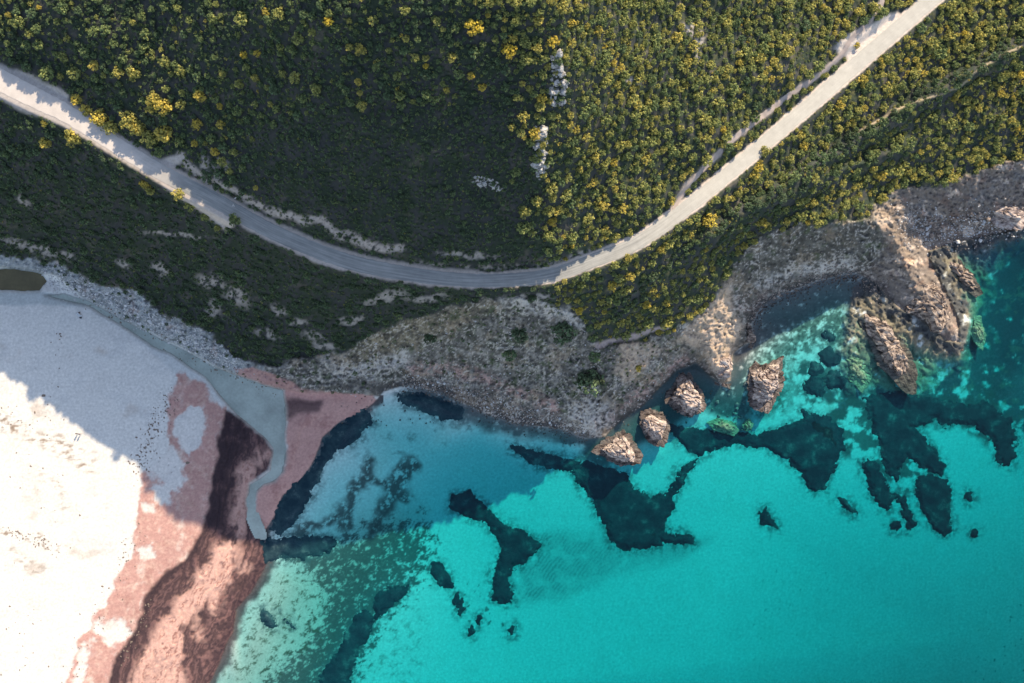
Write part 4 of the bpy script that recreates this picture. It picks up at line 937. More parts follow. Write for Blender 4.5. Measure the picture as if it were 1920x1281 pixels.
for i in range(34):
    x, y = along(COVE, random.random()); put_boulder(x + random.gauss(0, 5), y + random.gauss(5, 9), random.uniform(1.6, 3.4), bould_dark, 'dark boulder lining the shaded cove', 'boulders in the shaded cove')
for i in range(900):
    x, y = along(COVE, random.random()); rubble_pts.append((x + random.gauss(0, 10), y + random.gauss(6, 14), random.uniform(.7, 1.8), 1))
for i in range(700):
    x, y = random.uniform(640, 1300), random.uniform(570, 800); rubble_pts.append((x, y, random.uniform(.6, 1.6) * random.choice((1, 1, 1.5)), 0 if random.random() < .35 else 1))
EAST = [(1690, 420), (1750, 440), (1830, 430), (1920, 410)]
for i in range(46):
    x, y = along(EAST, random.random()); put_boulder(x + random.gauss(0, 8), y + random.gauss(0, 12), random.uniform(1.8, 5.0), bould_pale if random.random() < .4 else bould_dark, 'boulder scattered along the eastern shore', 'boulders on the eastern shore')
for i in range(1300):
    x, y = along(EAST, random.random()); rubble_pts.append((x + random.gauss(0, 14), y + random.gauss(-4, 20), random.uniform(.7, 2.0), 1 if random.random() < .55 else 0))
for i in range(46):
    x, y = random.uniform(1330, 1410), random.uniform(655, 810); r = random.uniform(1.5, 4.2)
    z = ground(x, y)[2]
    if z < -.5: put_boulder(x, y, r, bould_dark if random.random() < .3 else [m for m in bould_pale], 'drowned boulder on the channel floor between the sea rocks', 'drowned boulders between the sea rocks')
# ------------------------------------------------------------------ instancing of uncountable small things
def instancer(name, pts, objs, mat_free=True, zoff=0.0):
    """pts: (X, Y, Z, scale, rot, index, tone)"""
    A = np.array(pts, np.float32)
    me = bpy.data.meshes.new(name); me.vertices.add(len(A)); me.vertices.foreach_set('co', A[:, :3].ravel().copy())
    for nm, col in (('size', 3), ('spin', 4), ('tone', 6)):
        at = me.attributes.new(nm, 'FLOAT', 'POINT'); at.data.foreach_set('value', A[:, col].copy())
    at = me.attributes.new('which', 'INT', 'POINT'); at.data.foreach_set('value', A[:, 5].astype(np.int32))
    o = link(bpy.data.objects.new(name, me))
    g = bpy.data.node_groups.new(name, 'GeometryNodeTree')
    g.interface.new_socket('Geometry', in_out='INPUT', socket_type='NodeSocketGeometry'); g.interface.new_socket('Geometry', in_out='OUTPUT', socket_type='NodeSocketGeometry')
    N = g.nodes; Lk = g.links
    gi = N.new('NodeGroupInput'); go = N.new('NodeGroupOutput'); ip = N.new('GeometryNodeInstanceOnPoints')
    g2i = N.new('GeometryNodeGeometryToInstance')
    for ob in reversed(objs):
        oi = N.new('GeometryNodeObjectInfo'); oi.inputs['Object'].default_value = ob; oi.inputs['As Instance'].default_value = False; oi.transform_space = 'ORIGINAL'
        g1 = N.new('GeometryNodeGeometryToInstance'); Lk.new(oi.outputs['Geometry'], g1.inputs[0]); 
        if 'join' not in locals(): join = N.new('GeometryNodeJoinGeometry')
        Lk.new(g1.outputs[0], join.inputs[0])
    N.remove(g2i)
    def attr(nm, ty):
        n = N.new('GeometryNodeInputNamedAttribute'); n.data_type = ty; n.inputs['Name'].default_value = nm
        return n.outputs['Attribute']
    Lk.new(gi.outputs[0], ip.inputs['Points']); Lk.new(join.outputs[0], ip.inputs['Instance']); ip.inputs['Pick Instance'].default_value = True
    Lk.new(attr('which', 'INT'), ip.inputs['Instance Index'])
    cx_ = N.new('ShaderNodeCombineXYZ'); Lk.new(attr('spin', 'FLOAT'), cx_.inputs[2])
    try:
        er = N.new('FunctionNodeEulerToRotation'); Lk.new(cx_.outputs[0], er.inputs[0]); Lk.new(er.outputs[0], ip.inputs['Rotation'])
    except Exception: Lk.new(cx_.outputs[0], ip.inputs['Rotation'])
    Lk.new(attr('size', 'FLOAT'), ip.inputs['Scale'])
    Lk.new(ip.outputs[0], go.inputs[0])
    md = o.modifiers.new('scatter', 'NODES'); md.node_group = g
    return o

protos_r = []
for o in sc.collection.objects:
    if o.name.startswith('boulder') and o.data in bould_pale + bould_dark and o.data not in [q.data for q in protos_r]: protos_r.append(o)
pale_i = [i for i, q in enumerate(protos_r) if q.data in bould_pale]; dark_i = [i for i, q in enumerate(protos_r) if q.data in bould_dark]
arr = []
for x, y, r, kd in rubble_pts:
    X, Y, z = ground(x, y)
    if float(samp(m_veg, x, y)) > .6: continue
    arr.append((X, Y, z + .05, r * mpu(z), random.uniform(0, 6.28), random.choice(dark_i if kd else pale_i), 0))
tag(instancer('rubble', arr, protos_r), 'loose stones and rubble along the shore', 'rubble', kind='stuff')

# ------------------------------------------------------------------ shrubs
ml, nt, b = new_mat('shrub_leaves')
ta = nd(nt, 'ShaderNodeAttribute'); ta.attribute_type = 'INSTANCER'; ta.attribute_name = 'tone'
la = nd(nt, 'ShaderNodeAttribute'); la.attribute_name = 'leaf'
f = mathn(nt, 'MULTIPLY_ADD', la.outputs['Fac'], .34); f.node.inputs[2].default_value = -.17
f = mathn(nt, 'ADD', f, ta.outputs['Fac'])
rp = nd(nt, 'ShaderNodeValToRGB'); nt.links.new(f, rp.inputs[0]); e = rp.color_ramp.elements
e[0].position = 0; e[0].color = (.085, .112, .066, 1); e[1].position = 1.0; e[1].color = (.52, .385, .05, 1)
for p_, c_ in ((.25, (.115, .165, .082)), (.45, (.215, .24, .085)), (.62, (.345, .32, .098)), (.8, (.46, .355, .08))):
    k = e.new(p_); k.color = c_ + (1,)
lf = mathn(nt, 'MULTIPLY_ADD', la.outputs['Fac'], .9); lf.node.inputs[2].default_value = .55
vm = nd(nt, 'ShaderNodeVectorMath', operation='SCALE'); nt.links.new(rp.outputs[0], vm.inputs[0]); nt.links.new(lf, vm.inputs['Scale'])
df = nd(nt, 'ShaderNodeBsdfDiffuse'); tl = nd(nt, 'ShaderNodeBsdfTranslucent'); ms = nd(nt, 'ShaderNodeMixShader'); ms.inputs[0].default_value = .22
nt.links.new(vm.outputs[0], df.inputs[0]); nt.links.new(vm.outputs[0], tl.inputs[0]); nt.links.new(df.outputs[0], ms.inputs[1]); nt.links.new(tl.outputs[0], ms.inputs[2])
nt.links.new(ms.outputs[0], nt.nodes['Material Output'].inputs['Surface']); nt.nodes.remove(b)
mstem = simple_mat('shrub_wood', (.11, .085, .065), .9, 3, .3)

def crown_mesh(seed, nl, per, leaf):
    r = random.Random(seed); V = []; F = []; A = []
    for l in range(nl):
        th = r.uniform(0, 6.28); rr = .74 * math.sqrt(r.random()); hz = (1 - rr * rr) ** .5
        c = Vector((rr * math.cos(th), rr * math.sin(th), r.uniform(.35, .80) * hz + .05)); lr = r.uniform(.20, .36); lb = r.uniform(.0, .55)
        for k in range(per):
            d = Vector((r.gauss(0, 1), r.gauss(0, 1), r.gauss(.35, .9))).normalized()
            p = c + d * lr * r.uniform(.55, 1.0)
            if p.z < .02: p.z = r.uniform(.02, .12)
            nrm = (d + Vector((r.gauss(0, .45), r.gauss(0, .45), r.gauss(.2, .45)))).normalized()
            u = nrm.orthogonal().normalized(); w = nrm.cross(u); a = r.uniform(0, 6.28); u2 = u * math.cos(a) + w * math.sin(a); w2 = nrm.cross(u2)
            s1 = leaf * r.uniform(.6, 1.3); s2 = s1 * r.uniform(.45, .8); i0 = len(V)
            V += [p - u2 * s1, p - w2 * s2 + nrm * s1 * .15, p + u2 * s1, p + w2 * s2 + nrm * s1 * .15]
            F.append((i0, i0 + 1, i0 + 2, i0 + 3)); q = min(1, max(0, lb + r.uniform(-.1, .45))); A += [q] * 4
    me = mesh_from('crown', [tuple(v) for v in V], F, ml, False)
    at = me.attributes.new('leaf', 'FLOAT', 'POINT'); at.data.foreach_set('value', np.array(A, np.float32))
    return me
def stem_mesh(seed):
    r = random.Random(seed); bm = bmesh.new()
    for k in range(5):
        a = k * 1.26 + r.uniform(-.3, .3); tip = Vector((.5 * math.cos(a), .5 * math.sin(a), r.uniform(.35, .6))); base = Vector((.04 * math.cos(a), .04 * math.sin(a), -.25))
        u = (tip - base).normalized().orthogonal().normalized(); w = (tip - base).normalized().cross(u)
        rings = []
        for t, rad in ((0, .06), (.5, .04), (1, .015)):
            c = base.lerp(tip, t) + Vector((0, 0, .08 * math.sin(t * 3.14)))
            rings.append([bm.verts.new(c + (u * math.cos(q) + w * math.sin(q)) * rad) for q in [i * 1.2566 for i in range(5)]])
        for r1, r2 in zip(rings[:-1], rings[1:]):
            for i in range(5): bm.faces.new((r1[i], r1[(i + 1) % 5], r2[(i + 1) % 5], r2[i]))
    me = bpy.data.meshes.new('stem'); bm.to_mesh(me); bm.free(); me.materials.append(mstem); return me
crowns = [crown_mesh(10 + i, 22 + 3 * i, 17, .125) for i in range(5)]
smalls = [crown_mesh(40 + i, 9 + i, 13, .17) for i in range(3)]
stems = [stem_mesh(i) for i in range(3)]

ZONE_LABEL = {
 'nw': ('dark leafy shrub scattered over the upper western hillside', 'shrubs on the upper western hillside'),
 'hol': ('low shrub in the shaded hollow above the road bend', 'shrubs in the shaded hollow above the bend'),
 'ne': ('olive shrub on the sunlit hillside above the straight road', 'shrubs on the sunlit hillside above the road'),
 'se': ('olive yellow shrub on the sunny slope between road and sea cliffs', 'shrubs between the straight road and the sea cliffs'),
 'sw': ('dark shrub on the shaded western slope between road and beach', 'shrubs between the road and the beach'),
 'scr': ('lone shrub on the grey scree of the headland', 'shrubs on the headland scree')}
def zone(x, y):
    up = float(segside(x, y)) < 0
    if up:
        if x > 1015: return 'ne'
        if x > 470 and y > 190 + max(0, (700 - x)) * .2: return 'hol'
        return 'nw'
    if float(sdv(x, y)) < -12: return 'scr'
    return 'se' if x > 1040 else 'sw'
RDS = rd * rs
def segside(x, y): return samp(RDS, x, y)
def sdv(x, y): return samp(sd_veg, x, y)

HAND = [  # x, y, radius, tone, own label
 (617, 42, 13, 1.0, 'bright yellow round shrub near the top of the western hillside'), (458, 104, 10, .95, 'left one of two small yellow shrubs side by side on the western hillside'), (484, 102, 10, .9, 'right one of two small yellow shrubs side by side on the western hillside'),
 (890, 55, 24, .98, 'largest bright yellow shrub high on the hill above the hollow'), (955, 100, 21, .97, 'broad golden shrub just left of the upper white outcrop'), (1037, 80, 16, .95, 'orange yellow shrub right above the upper white outcrop'),
 (413, 200, 9, .86, 'tiny round lime yellow shrub standing alone in the hollow edge'), (798, 125, 9, .92, 'small yellow shrub alone in the upper middle of the hollow'), (905, 165, 11, .9, 'yellow shrub at the upper rim of the shaded hollow'),
 (1003, 252, 17, .9, 'golden shrub on top of the lower pale outcrop'), (975, 250, 13, .62, 'green shrub just left of the lower pale outcrop'), (1035, 418, 13, .92, 'yellow green shrub above the bend at the shadow edge'), (1072, 460, 8, .92, 'small lime shrub just above the bend in the road'),
 (140, 262, 23, .76, 'big olive shrub leaning over the lower edge of the road'), (88, 270, 15, .8, 'yellow shrub below the road at the far left'), (85, 233, 11, .8, 'small yellow shrub at the road edge on the far left'),
 (145, 188, 17, .82, 'orange tinted shrub at the end of the wide gravel lay-by'), (1330, 415, 20, .88, 'bright yellow shrub under the road just right of the bend'), (1055, 625, 30, .10, 'largest dark shrub on the grey headland scree'), (975, 627, 22, .10, 'oval dark shrub left of the largest scree shrub'),
 (1105, 715, 30, .06, 'very dark round bush low on the headland point'), (805, 632, 18, .18, 'dark green shrub on the scree at left of the headland'), (1197, 690, 10, .85, 'small yellow shrub on the pale headland corner'), (955, 662, 20, .3, 'mid green shrub in the middle of the grey scree'), (1115, 668, 16, .3, 'green shrub between the dark bush and the headland path'),
 (440, 414, 16, .45, 'green shrub tucked against the lower road edge above the beach cliff'), (275, 345, 15, .82, 'golden shrub at the lower road edge where the asphalt begins'), (480, 353, 7, .75, 'tiny yellow shrub on the dark slope above the road'), (1605, 86, 9, .85, 'yellow shrub between footpath and road near the top'), (1699, 74, 9, .7, 'lone brown shrub on the sea side verge of the upper road'),
]
HAND2 = [(400, 40, 16, .5), (455, 38, 18, .55), (525, 30, 18, .6), (560, 75, 16, .55), (585, 62, 12, .6), (38, 45, 18, .5), (75, 85, 14, .45), (90, 138, 20, .45), (143, 138, 18, .55), (225, 138, 16, .7), (252, 142, 18, .68), (180, 148, 14, .4), (310, 117, 16, .6), (340, 135, 14, .6), (420, 140, 12, .62),
 (450, 160, 12, .6), (480, 147, 12, .7), (555, 148, 16, .62), (595, 170, 16, .6), (292, 185, 14, .82), (285, 203, 12, .78), (312, 205, 16, .85), (342, 198, 14, .7), (377, 182, 16, .85), (508, 197, 9, .7), (165, 208, 12, .8), (190, 222, 18, .84), (212, 242, 15, .7), (245, 228, 18, .74), (265, 245, 16, .8), (283, 264, 15, .66), (312, 252, 16, .78),
 (372, 234, 16, .84), (415, 235, 12, .8), (365, 270, 10, .85), (405, 285, 12, .86), (440, 285, 12, .6), (418, 305, 13, .6), (432, 322, 11, .6), (473, 262, 8, .6), (335, 366, 16, .74), (360, 388, 16, .6), (386, 408, 13, .55), (410, 428, 10, .65), (285, 358, 12, .66), (675, 95, 16, .76), (655, 90, 12, .7), (778, 110, 12, .62), (848, 108, 14, .72), (672, 155, 10, .8),
 (675, 175, 8, .7), (752, 180, 14, .5), (753, 200, 12, .4), (838, 170, 10, .78), (960, 240, 10, .7), (1070, 45, 14, .82), (1615, 152, 14, .82), (1652, 140, 11, .7), (1572, 200, 14, .84), (1435, 285, 14, .7), (1412, 328, 14, .8), (1500, 255, 14, .75), (1360, 372, 13, .7), (1480, 300, 12, .65), (1790, 30, 16, .65), (1850, 60, 16, .6), (1760, 100, 18, .45), (1120, 60, 14, .8), (1300, 90, 16, .7), (1450, 118, 12, .75), (1180, 520, 14, .8), (1240, 470, 14, .82), (1010, 40, 14, .75), (270, 90, 15, .45), (120, 20, 18, .35), (200, 60, 16, .4), (20, 100, 14, .4), (700, 40, 14, .6), (760, 20, 14, .6), (820, 40, 14, .6)]
shr = []; cell = {}
def free(x, y, r, f=.72):
    cx, cy = int(x // 24), int(y // 24)
    for i in range(cx - 2, cx + 3):
        for j in range(cy - 2, cy + 3):
            for (a, b_, q) in cell.get((i, j), ()):
                if (a - x) ** 2 + (b_ - y) ** 2 < ((r + q) * f) ** 2: return False
    return True
def put(x, y, r, tone, lab=None):
    cell.setdefault((int(x // 24), int(y // 24)), []).append((x, y, r)); shr.append((x, y, r, tone, lab))
for x, y, r, t, lab in HAND: put(x, y, r * (.85 if r < 25 else 1), max(.05, t - .07), lab)
for x, y, r, t in HAND2: put(x, y, r * (1.2 if 130 < x < 335 and 180 < y < 285 else .85), t - .08)
NC = 60000
cx_ = rng.uniform(-140, 2060, NC); cy_ = rng.uniform(-140, 720, NC)
s_veg = samp(sd_veg, cx_, cy_); s_rd = samp(rd - rw * .5, cx_, cy_); s_vg = samp(verge, cx_, cy_); s_pt = samp(np.maximum(mpath, np.maximum(mpath2, mpath3)), cx_, cy_); s_br = samp(np.maximum(mbare, mbank), cx_, cy_)
s_up = segside(cx_, cy_); s_n = fbm(cx_, cy_, 70, 3, 7001); s_n2 = fbm(cx_, cy_, 30, 3, 7002); s_lit = rng.random(NC); s_t1 = samp(ter, cx_, cy_); s_t2 = samp(ter2, cx_, cy_); s_z = samp(Z, cx_, cy_)
for i in range(NC):
    x, y = cx_[i], cy_[i]
    if s_veg[i] < 2 or s_pt[i] > .3 or s_vg[i] > .3 or s_z[i] < 1: continue
    q = s_lit[i]
    if x > 1000 and s_n2[i] + .5 * s_n[i] < -.30 and rng.random() < .72: continue
    if s_br[i] > .45 and q > .12: continue
    up = s_up[i] < 0
    if up and x > 1005 + 60 * s_n2[i] + rng.normal(0, 22) - max(0, 150 - y) * .8:
        r = 5.2 + 9.5 * q ** 1.9 + 2 * max(0, s_n[i]); tone = .46 + .26 * s_n[i] + .15 * s_n2[i] + rng.normal(0, .11); fill = .64
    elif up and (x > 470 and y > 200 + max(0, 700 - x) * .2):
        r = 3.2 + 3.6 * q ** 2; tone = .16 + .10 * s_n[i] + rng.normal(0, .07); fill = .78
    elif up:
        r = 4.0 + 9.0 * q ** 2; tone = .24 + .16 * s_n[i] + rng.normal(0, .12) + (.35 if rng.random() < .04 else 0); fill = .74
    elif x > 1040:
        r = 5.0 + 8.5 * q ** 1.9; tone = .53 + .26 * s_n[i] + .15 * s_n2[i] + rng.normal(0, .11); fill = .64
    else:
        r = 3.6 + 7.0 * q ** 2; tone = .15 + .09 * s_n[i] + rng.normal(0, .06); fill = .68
    if s_rd[i] < r * .75: continue
    tone -= .42 * math.exp(-(s_t1[i] / 15.0) ** 2) + .34 * math.exp(-(s_t2[i] / 13.0) ** 2) if x > 1150 and not up else 0
    if free(x, y, r, fill): put(x, y, r, float(min(1, max(0.02, tone))))
for k in range(420):                                   # sparse growth on the headland scree
    x, y = random.uniform(680, 1260), random.uniform(570, 740)
    if sdv(x, y) < -6 and float(samp(Z, x, y)) > 5 and free(x, y, 5, .9): put(x, y, random.uniform(1.8, 5.5) * random.uniform(.6, 1), random.uniform(.05, .35))

for k in range(420):
    x, y = random.uniform(60, 720), random.uniform(490, 745)
    if sdv(x, y) < -3 and float(samp(Z, x, y)) > 2.4 and float(samp(m_rock, x, y)) > .5 and free(x, y, 5, .8): put(x, y, random.uniform(1.6, 6.5) * random.uniform(.5, 1), random.uniform(.03, .25))
seen = [(s, i) for i, s in enumerate(shr) if -5 < s[0] < 1925 and -5 < s[1] < 1000]
order = sorted(seen, key=lambda t: (t[0][4] is None, t[1] >= len(HAND) + len(HAND2), -t[0][2]))
indiv = set(i for _, i in order[:300])
first = {}
stuff = []
for n_, (s, i) in enumerate(order[:300]):
    x, y, r, tone, lab = s
    X, Y, z = ground(x, y); k = r * mpu(z)
    ci = n_ % 5
    root = empty('shrub', (X, Y, z - .05)); root.scale = (k, k, k * random.uniform(.75, 1.05)); root.rotation_euler = (0, 0, random.uniform(0, 6.28))
    if ci not in first:
        cr = bpy.data.objects.new('crown', crowns[ci]); first[ci] = cr
        st = bpy.data.objects.new('stem', stems[ci % 3])
    else:
        cr = first[ci].copy(); st = bpy.data.objects.new('stem', stems[ci % 3])
    link(cr, root); link(st, root); cr['tone'] = tone
    zl, zg = ZONE_LABEL[zone(x, y)]
    tag(root, lab or zl, 'shrub', zg)
# small scrub crowns used by the carpet come from three extra individuals
extra = []
for j, (x, y, lab) in enumerate([(1490, 420, 'small bush on the very rim of the cove cliff'), (1625, 400, 'small bush at the top of the sandy spur'), (1310, 585, 'small bush on the lip of the sunlit headland')]):
    X, Y, z = ground(x, y); k = 6 * mpu(z)
    root = empty('shrub', (X, Y, z - .05)); root.scale = (k, k, k * .9); cr = link(bpy.data.objects.new('crown', smalls[j]), root); link(bpy.data.objects.new('stem', stems[j]), root); cr['tone'] = .6
    tag(root, lab, 'shrub', 'shrubs between the straight road and the sea cliffs'); extra.append(cr)
protos_s = [first[i] for i in range(5)] + extra
arr = []
for i, (x, y, r, tone, lab) in enumerate(shr):
    if i in indiv: continue
    X, Y, z = ground(x, y); k = r * mpu(z)
    wh = random.randrange(5) if r > 5.5 else 5 + random.randrange(3)
    arr.append((X, Y, z - .05, k, random.uniform(0, 6.28), wh, tone))
# low tufts between the shrubs
tx = rng.uniform(-60, 1980, 18000); ty = rng.uniform(-60, 700, 18000)
ok = (samp(sd_veg, tx, ty) > 0) & (samp(verge, tx, ty) < .4) & (samp(rd - rw * .5, tx, ty) > 2) & (samp(mpath, tx, ty) < .3) & ((samp(mbare, tx, ty) < .4) | (rng.random(18000) < .15))
tx = tx[ok]; ty = ty[ok]
tz = samp(Z, tx, ty); tt3 = np.clip(np.where(tx > 1020, .45, .22) + rng.normal(0, .15, len(tx)), .02, 1)
tuft = np.stack([samp(XW, tx, ty), samp(YW, tx, ty), tz - .03, rng.uniform(1.4, 3.2, len(tx)) * S * (1 - tz / H), rng.uniform(0, 6.28, len(tx)), 5 + rng.integers(0, 3, len(tx)), tt3], -1)
arr = np.concatenate([np.array(arr), tuft])
print('shrubs', len(shr), 'scrub instances', len(arr))
tag(instancer('scrub', arr, protos_s), 'dense carpet of low scrub covering the hillside', 'scrub', kind='stuff')

# ------------------------------------------------------------------ seaweed litter on the sand
mlit = simple_mat('dry_seaweed', (.17, .13, .105), .95, 2, .4)
lit_me = []
for s in (1, 2):
    bm = bmesh.new(); bmesh.ops.create_icosphere(bm, subdivisions=2, radius=1)
    for v in bm.verts:
        q = 1 + .6 * mnoise.noise(v.co * 1.6 + Vector((s * 9, 0, 0))); v.co = Vector((v.co.x * q * 1.3, v.co.y * q * .8, v.co.z * q * .25))
    me = bpy.data.meshes.new('litter'); bm.to_mesh(me); bm.free(); me.materials.append(mlit); lit_me.append(me)
def scatter_lit(pts, n, sx, sy):
    for _ in range(n):
        x, y = along(pts, random.random()); yield x + random.gauss(0, sx), y + random.gauss(0, sy)
lp = list(scatter_lit([(262, 890), (270, 840), (300, 790), (318, 740)], 190, 11, 10)) + list(scatter_lit([(10, 770), (60, 790), (100, 800)], 30, 20, 16)) + list(scatter_lit([(0, 995), (60, 1012), (110, 1030)], 60, 10, 6)) \
   + list(scatter_lit([(260, 1000), (200, 1130), (150, 1210), (120, 1281)], 80, 12, 12)) + list(scatter_lit([(220, 1250), (280, 1130), (230, 1230)], 60, 8, 8)) + list(scatter_lit([(160, 565), (260, 610), (380, 680), (520, 735)], 150, 8, 6)) \
   + list(scatter_lit([(110, 620), (112, 700), (95, 740)], 14, 8, 10)) + list(scatter_lit([(60, 880), (110, 930), (90, 1060)], 30, 30, 20)) + list(scatter_lit([(0, 1100), (60, 1200), (30, 1281)], 20, 25, 20))
roots = []
for j, (x, y, lab) in enumerate([(352, 868, 'dark seaweed lump on the pale sand patch of the pink bank'), (82, 742, 'dark seaweed lump at the shadow edge on the sand')]):
    X, Y, z = ground(x, y); o = link(bpy.data.objects.new('seaweed_lump', lit_me[j])); o.location = (X, Y, z + .04); o.scale = (.5, .5, .5); tag(o, lab, 'seaweed'); roots.append(o)
arr = []
for x, y in lp:
    X, Y, z = ground(x, y)
    if z > .3: arr.append((X, Y, max(z, STREAM_Z if float(samp(sd_stream, x, y)) > 0 else z) + .03, random.uniform(.10, .34) * random.uniform(.5, 1), random.uniform(0, 6.28), random.randrange(2), 0))
tag(instancer('seaweed_litter', arr, roots), 'dark seaweed litter scattered over the sand', 'seaweed litter', kind='stuff')

# ------------------------------------------------------------------ people
m_skin = simple_mat('skin', (.42, .27, .20), .6, 6, .08)
m_hair = simple_mat('hair', (.03, .022, .018), .6, 8, .3)
m_black = simple_mat('black_cloth', (.025, .026, .03), .9, 6, .2)
m_white = simple_mat('white_cloth', (.75, .76, .76), .9, 6, .06)
m_blue = simple_mat('dark_blue_cloth', (.04, .055, .09), .9, 6, .2)
def skin_obj(name, joints, edges, mat, parent, sub=2):
    me = bpy.data.meshes.new(name); me.from_pydata([j[:3] for j in joints], edges, []); o = link(bpy.data.objects.new(name, me), parent)
    md = o.modifiers.new('skin', 'SKIN'); md.use_smooth_shade = True
    sv = me.skin_vertices[0].data if me.skin_vertices else None
    if sv is None:
        bm = bmesh.new(); bm.from_mesh(me); bm.verts.layers.skin.verify(); bm.to_mesh(me); bm.free(); sv = me.skin_vertices[0].data
    for i, j in enumerate(joints):
        sv[i].radius = (j[3], j[4] if len(j) > 4 else j[3]); sv[i].use_root = (i == 0)
    s = o.modifiers.new('smooth', 'SUBSURF'); s.levels = sub; s.render_levels = sub
    me.materials.append(mat); return o
def person(x, y, heading, top, bottom, label, seated=False, stride=.12, zadd=0.0):
    X, Y, z = ground(x, y)
    root = empty('person', (X, Y, z + zadd)); root.rotation_euler = (0, 0, heading)
    dz = -.78 if seated else 0
    J = [(0, 0, .95 + dz, .125, .10), (0, -.01, 1.15 + dz, .13, .10), (0, -.01, 1.36 + dz, .15, .11), (0, 0, 1.48 + dz, .055), (0, .015, 1.58 + dz, .075, .09), (0, .02, 1.68 + dz, .07, .08)]
    E = [(0, 1), (1, 2), (2, 3), (3, 4), (4, 5)]
    for s in (-1, 1):
        a = len(J); J += [(s * .18, 0, 1.40 + dz, .055), (s * .23, -.02, 1.14 + dz, .042), (s * .22, .08, .92 + dz, .034), (s * .21, .11, .84 + dz, .036, .02)]; E += [(2, a), (a, a + 1), (a + 1, a + 2), (a + 2, a + 3)]
        h_ = a + 3
        for q in range(5):                              # fingers and thumb
            f0 = len(J); ox = (q - 1.5) * .018
            if q < 4: J += [(s * .21 + ox, .125, .80 + dz, .009), (s * .21 + ox, .125 - .012, .76 + dz + .004 * abs(q - 1), .007)]
            else: J += [(s * .18, .135, .835 + dz, .010), (s * .165, .14, .81 + dz, .008)]
            E += [(h_, f0), (f0, f0 + 1)]
        b_ = len(J)
        if seated: J += [(s * .10, .05, .17, .085), (s * .12, .42, .42, .06), (s * .12, .72, .08, .042), (s * .12, .88, .05, .035)]
        else: J += [(s * .09, 0, .86, .085), (s * .10, s * stride * .5 + .03, .48, .058), (s * .10, s * stride, .08, .04), (s * .10, s * stride + .15, .04, .035)]
        E += [(0, b_), (b_, b_ + 1), (b_ + 1, b_ + 2), (b_ + 2, b_ + 3)]
    body = skin_obj('body', J, E, m_skin, root, 1)
    # clothing a little outside the body
    skin_obj('shirt', [(0, 0, .93 + dz, .145, .12), (0, -.01, 1.15 + dz, .15, .12), (0, -.01, 1.36 + dz, .17, .13), (0, 0, 1.43 + dz, .09), (-.18, 0, 1.40 + dz, .075), (-.225, -.02, 1.2 + dz, .06), (.18, 0, 1.40 + dz, .075), (.225, -.02, 1.2 + dz, .06)], [(0, 1), (1, 2), (2, 3), (2, 4), (4, 5), (2, 6), (6, 7)], top, root, 1)
    TJ = [(0, 0, .95 + dz, .14, .115)]; TE = []
    for s in (-1, 1):
        b_ = len(TJ)
        if seated: TJ += [(s * .10, .05, .17, .10), (s * .12, .42, .42, .072)]
        else: TJ += [(s * .09, 0, .86, .098), (s * .10, s * stride * .5 + .03, .48, .07), (s * .10, s * stride, .14, .055)]
        TE += [(0, b_)] + [(k, k + 1) for k in range(b_, len(TJ) - 1)]
    skin_obj('trousers', TJ, TE, bottom, root, 1)
    bm = bmesh.new(); bmesh.ops.create_uvsphere(bm, u_segments=14, v_segments=10, radius=.105)
    for v in bm.verts:
        v.co = Vector((v.co.x * .92, v.co.y * 1.08 - .01, v.co.z + 1.66 + dz))
        if v.co.y > .05 and v.co.z < 1.68 + dz: v.co.y = .045
    me = bpy.data.meshes.new('hair'); bm.to_mesh(me); bm.free(); me.materials.append(m_hair); link(bpy.data.objects.new('hair', me), root)
    tag(root, label, 'person'); return root
person(146.5, 812.5, 2.5, m_black, m_black, 'person in black standing on sunlit sand, left of a pair')
person(152, 813.5, 2.2, m_blue, m_black, 'person in dark blue standing on sunlit sand, right of a pair')
person(149.5, 586, 3.6, m_black, m_black, 'person in dark clothes seated on shaded sand near the lagoon', seated=True)
person(370.5, 334, .6, m_black, m_black, 'person in black standing alone at the inner edge of the road', zadd=.05)
person(440, 386.5, 1.2, m_white, m_white, 'person dressed in white walking in the middle of the road', zadd=.05)
person(442, 370, 2.0, m_black, m_black, 'person in black at the inner road edge above the one in white', zadd=.05)
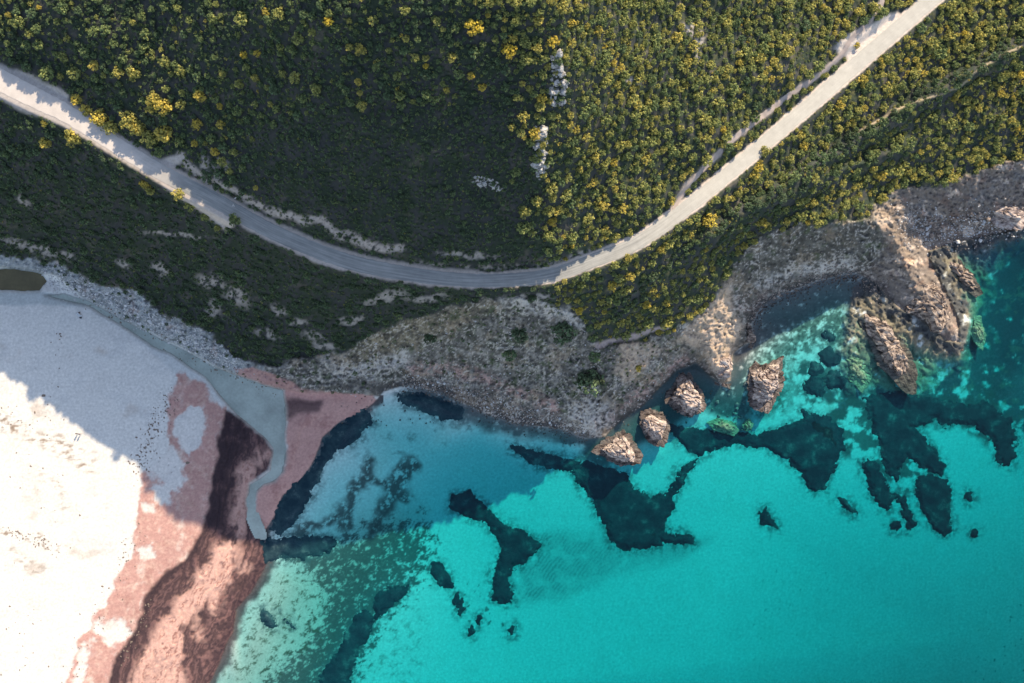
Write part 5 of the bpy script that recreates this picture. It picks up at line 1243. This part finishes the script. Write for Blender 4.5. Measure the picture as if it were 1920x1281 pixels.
person(444.5, 373, .4, m_white, m_black, 'person in white shirt and black trousers at the inner road edge', zadd=.05)
# beach towel and bag by the seated person
X, Y, z = ground(148, 591)
bm = bmesh.new(); n = 14
gv = [[bm.verts.new((.95 * (i / n - .5) * 1.9, .9 * (j / 8 - .5), .03 + .03 * mnoise.noise(Vector((i * .5, j * .6, 2))))) for j in range(9)] for i in range(n + 1)]
for i in range(n):
    for j in range(8): bm.faces.new((gv[i][j], gv[i + 1][j], gv[i + 1][j + 1], gv[i][j + 1]))
bmesh.ops.solidify(bm, geom=bm.faces[:], thickness=.015)
me = bpy.data.meshes.new('beach_towel'); bm.to_mesh(me); bm.free(); me.materials.append(m_white)
o = link(bpy.data.objects.new('beach_towel', me)); o.location = (X, Y, z + .03); o.rotation_euler = (0, 0, -.6); tag(o, 'white towel spread on the shaded sand near the lagoon', 'towel')
X, Y, z = ground(151.5, 596)
root = empty('beach_bag', (X, Y, z))
bm = bmesh.new(); bmesh.ops.create_cube(bm, size=1)
bmesh.ops.bevel(bm, geom=bm.edges[:], offset=.18, segments=3, affect='EDGES')
for v in bm.verts: v.co = Vector((v.co.x * .62 * (1 - .25 * v.co.z), v.co.y * .40 * (1 - .4 * v.co.z), (v.co.z + .5) * .42))
me = bpy.data.meshes.new('bag_body'); bm.to_mesh(me); bm.free(); me.materials.append(m_black); link(bpy.data.objects.new('bag_body', me), root)
bm = bmesh.new(); prev = None
for i in range(13):
    a = math.pi * i / 12; c = Vector((.2 * math.cos(a), 0, .40 + .18 * math.sin(a))); ring = [bm.verts.new(c + Vector((.015 * math.cos(q) * math.cos(a), .015 * math.sin(q), .015 * math.cos(q) * math.sin(a)))) for q in [k * math.pi / 3 for k in range(6)]]
    if prev:
        for k in range(6): bm.faces.new((prev[k], prev[(k + 1) % 6], ring[(k + 1) % 6], ring[k]))
    prev = ring
me = bpy.data.meshes.new('strap'); bm.to_mesh(me); bm.free(); me.materials.append(m_black); link(bpy.data.objects.new('strap', me), root)
tag(root, 'dark beach bag on the sand beside the white towel', 'bag')
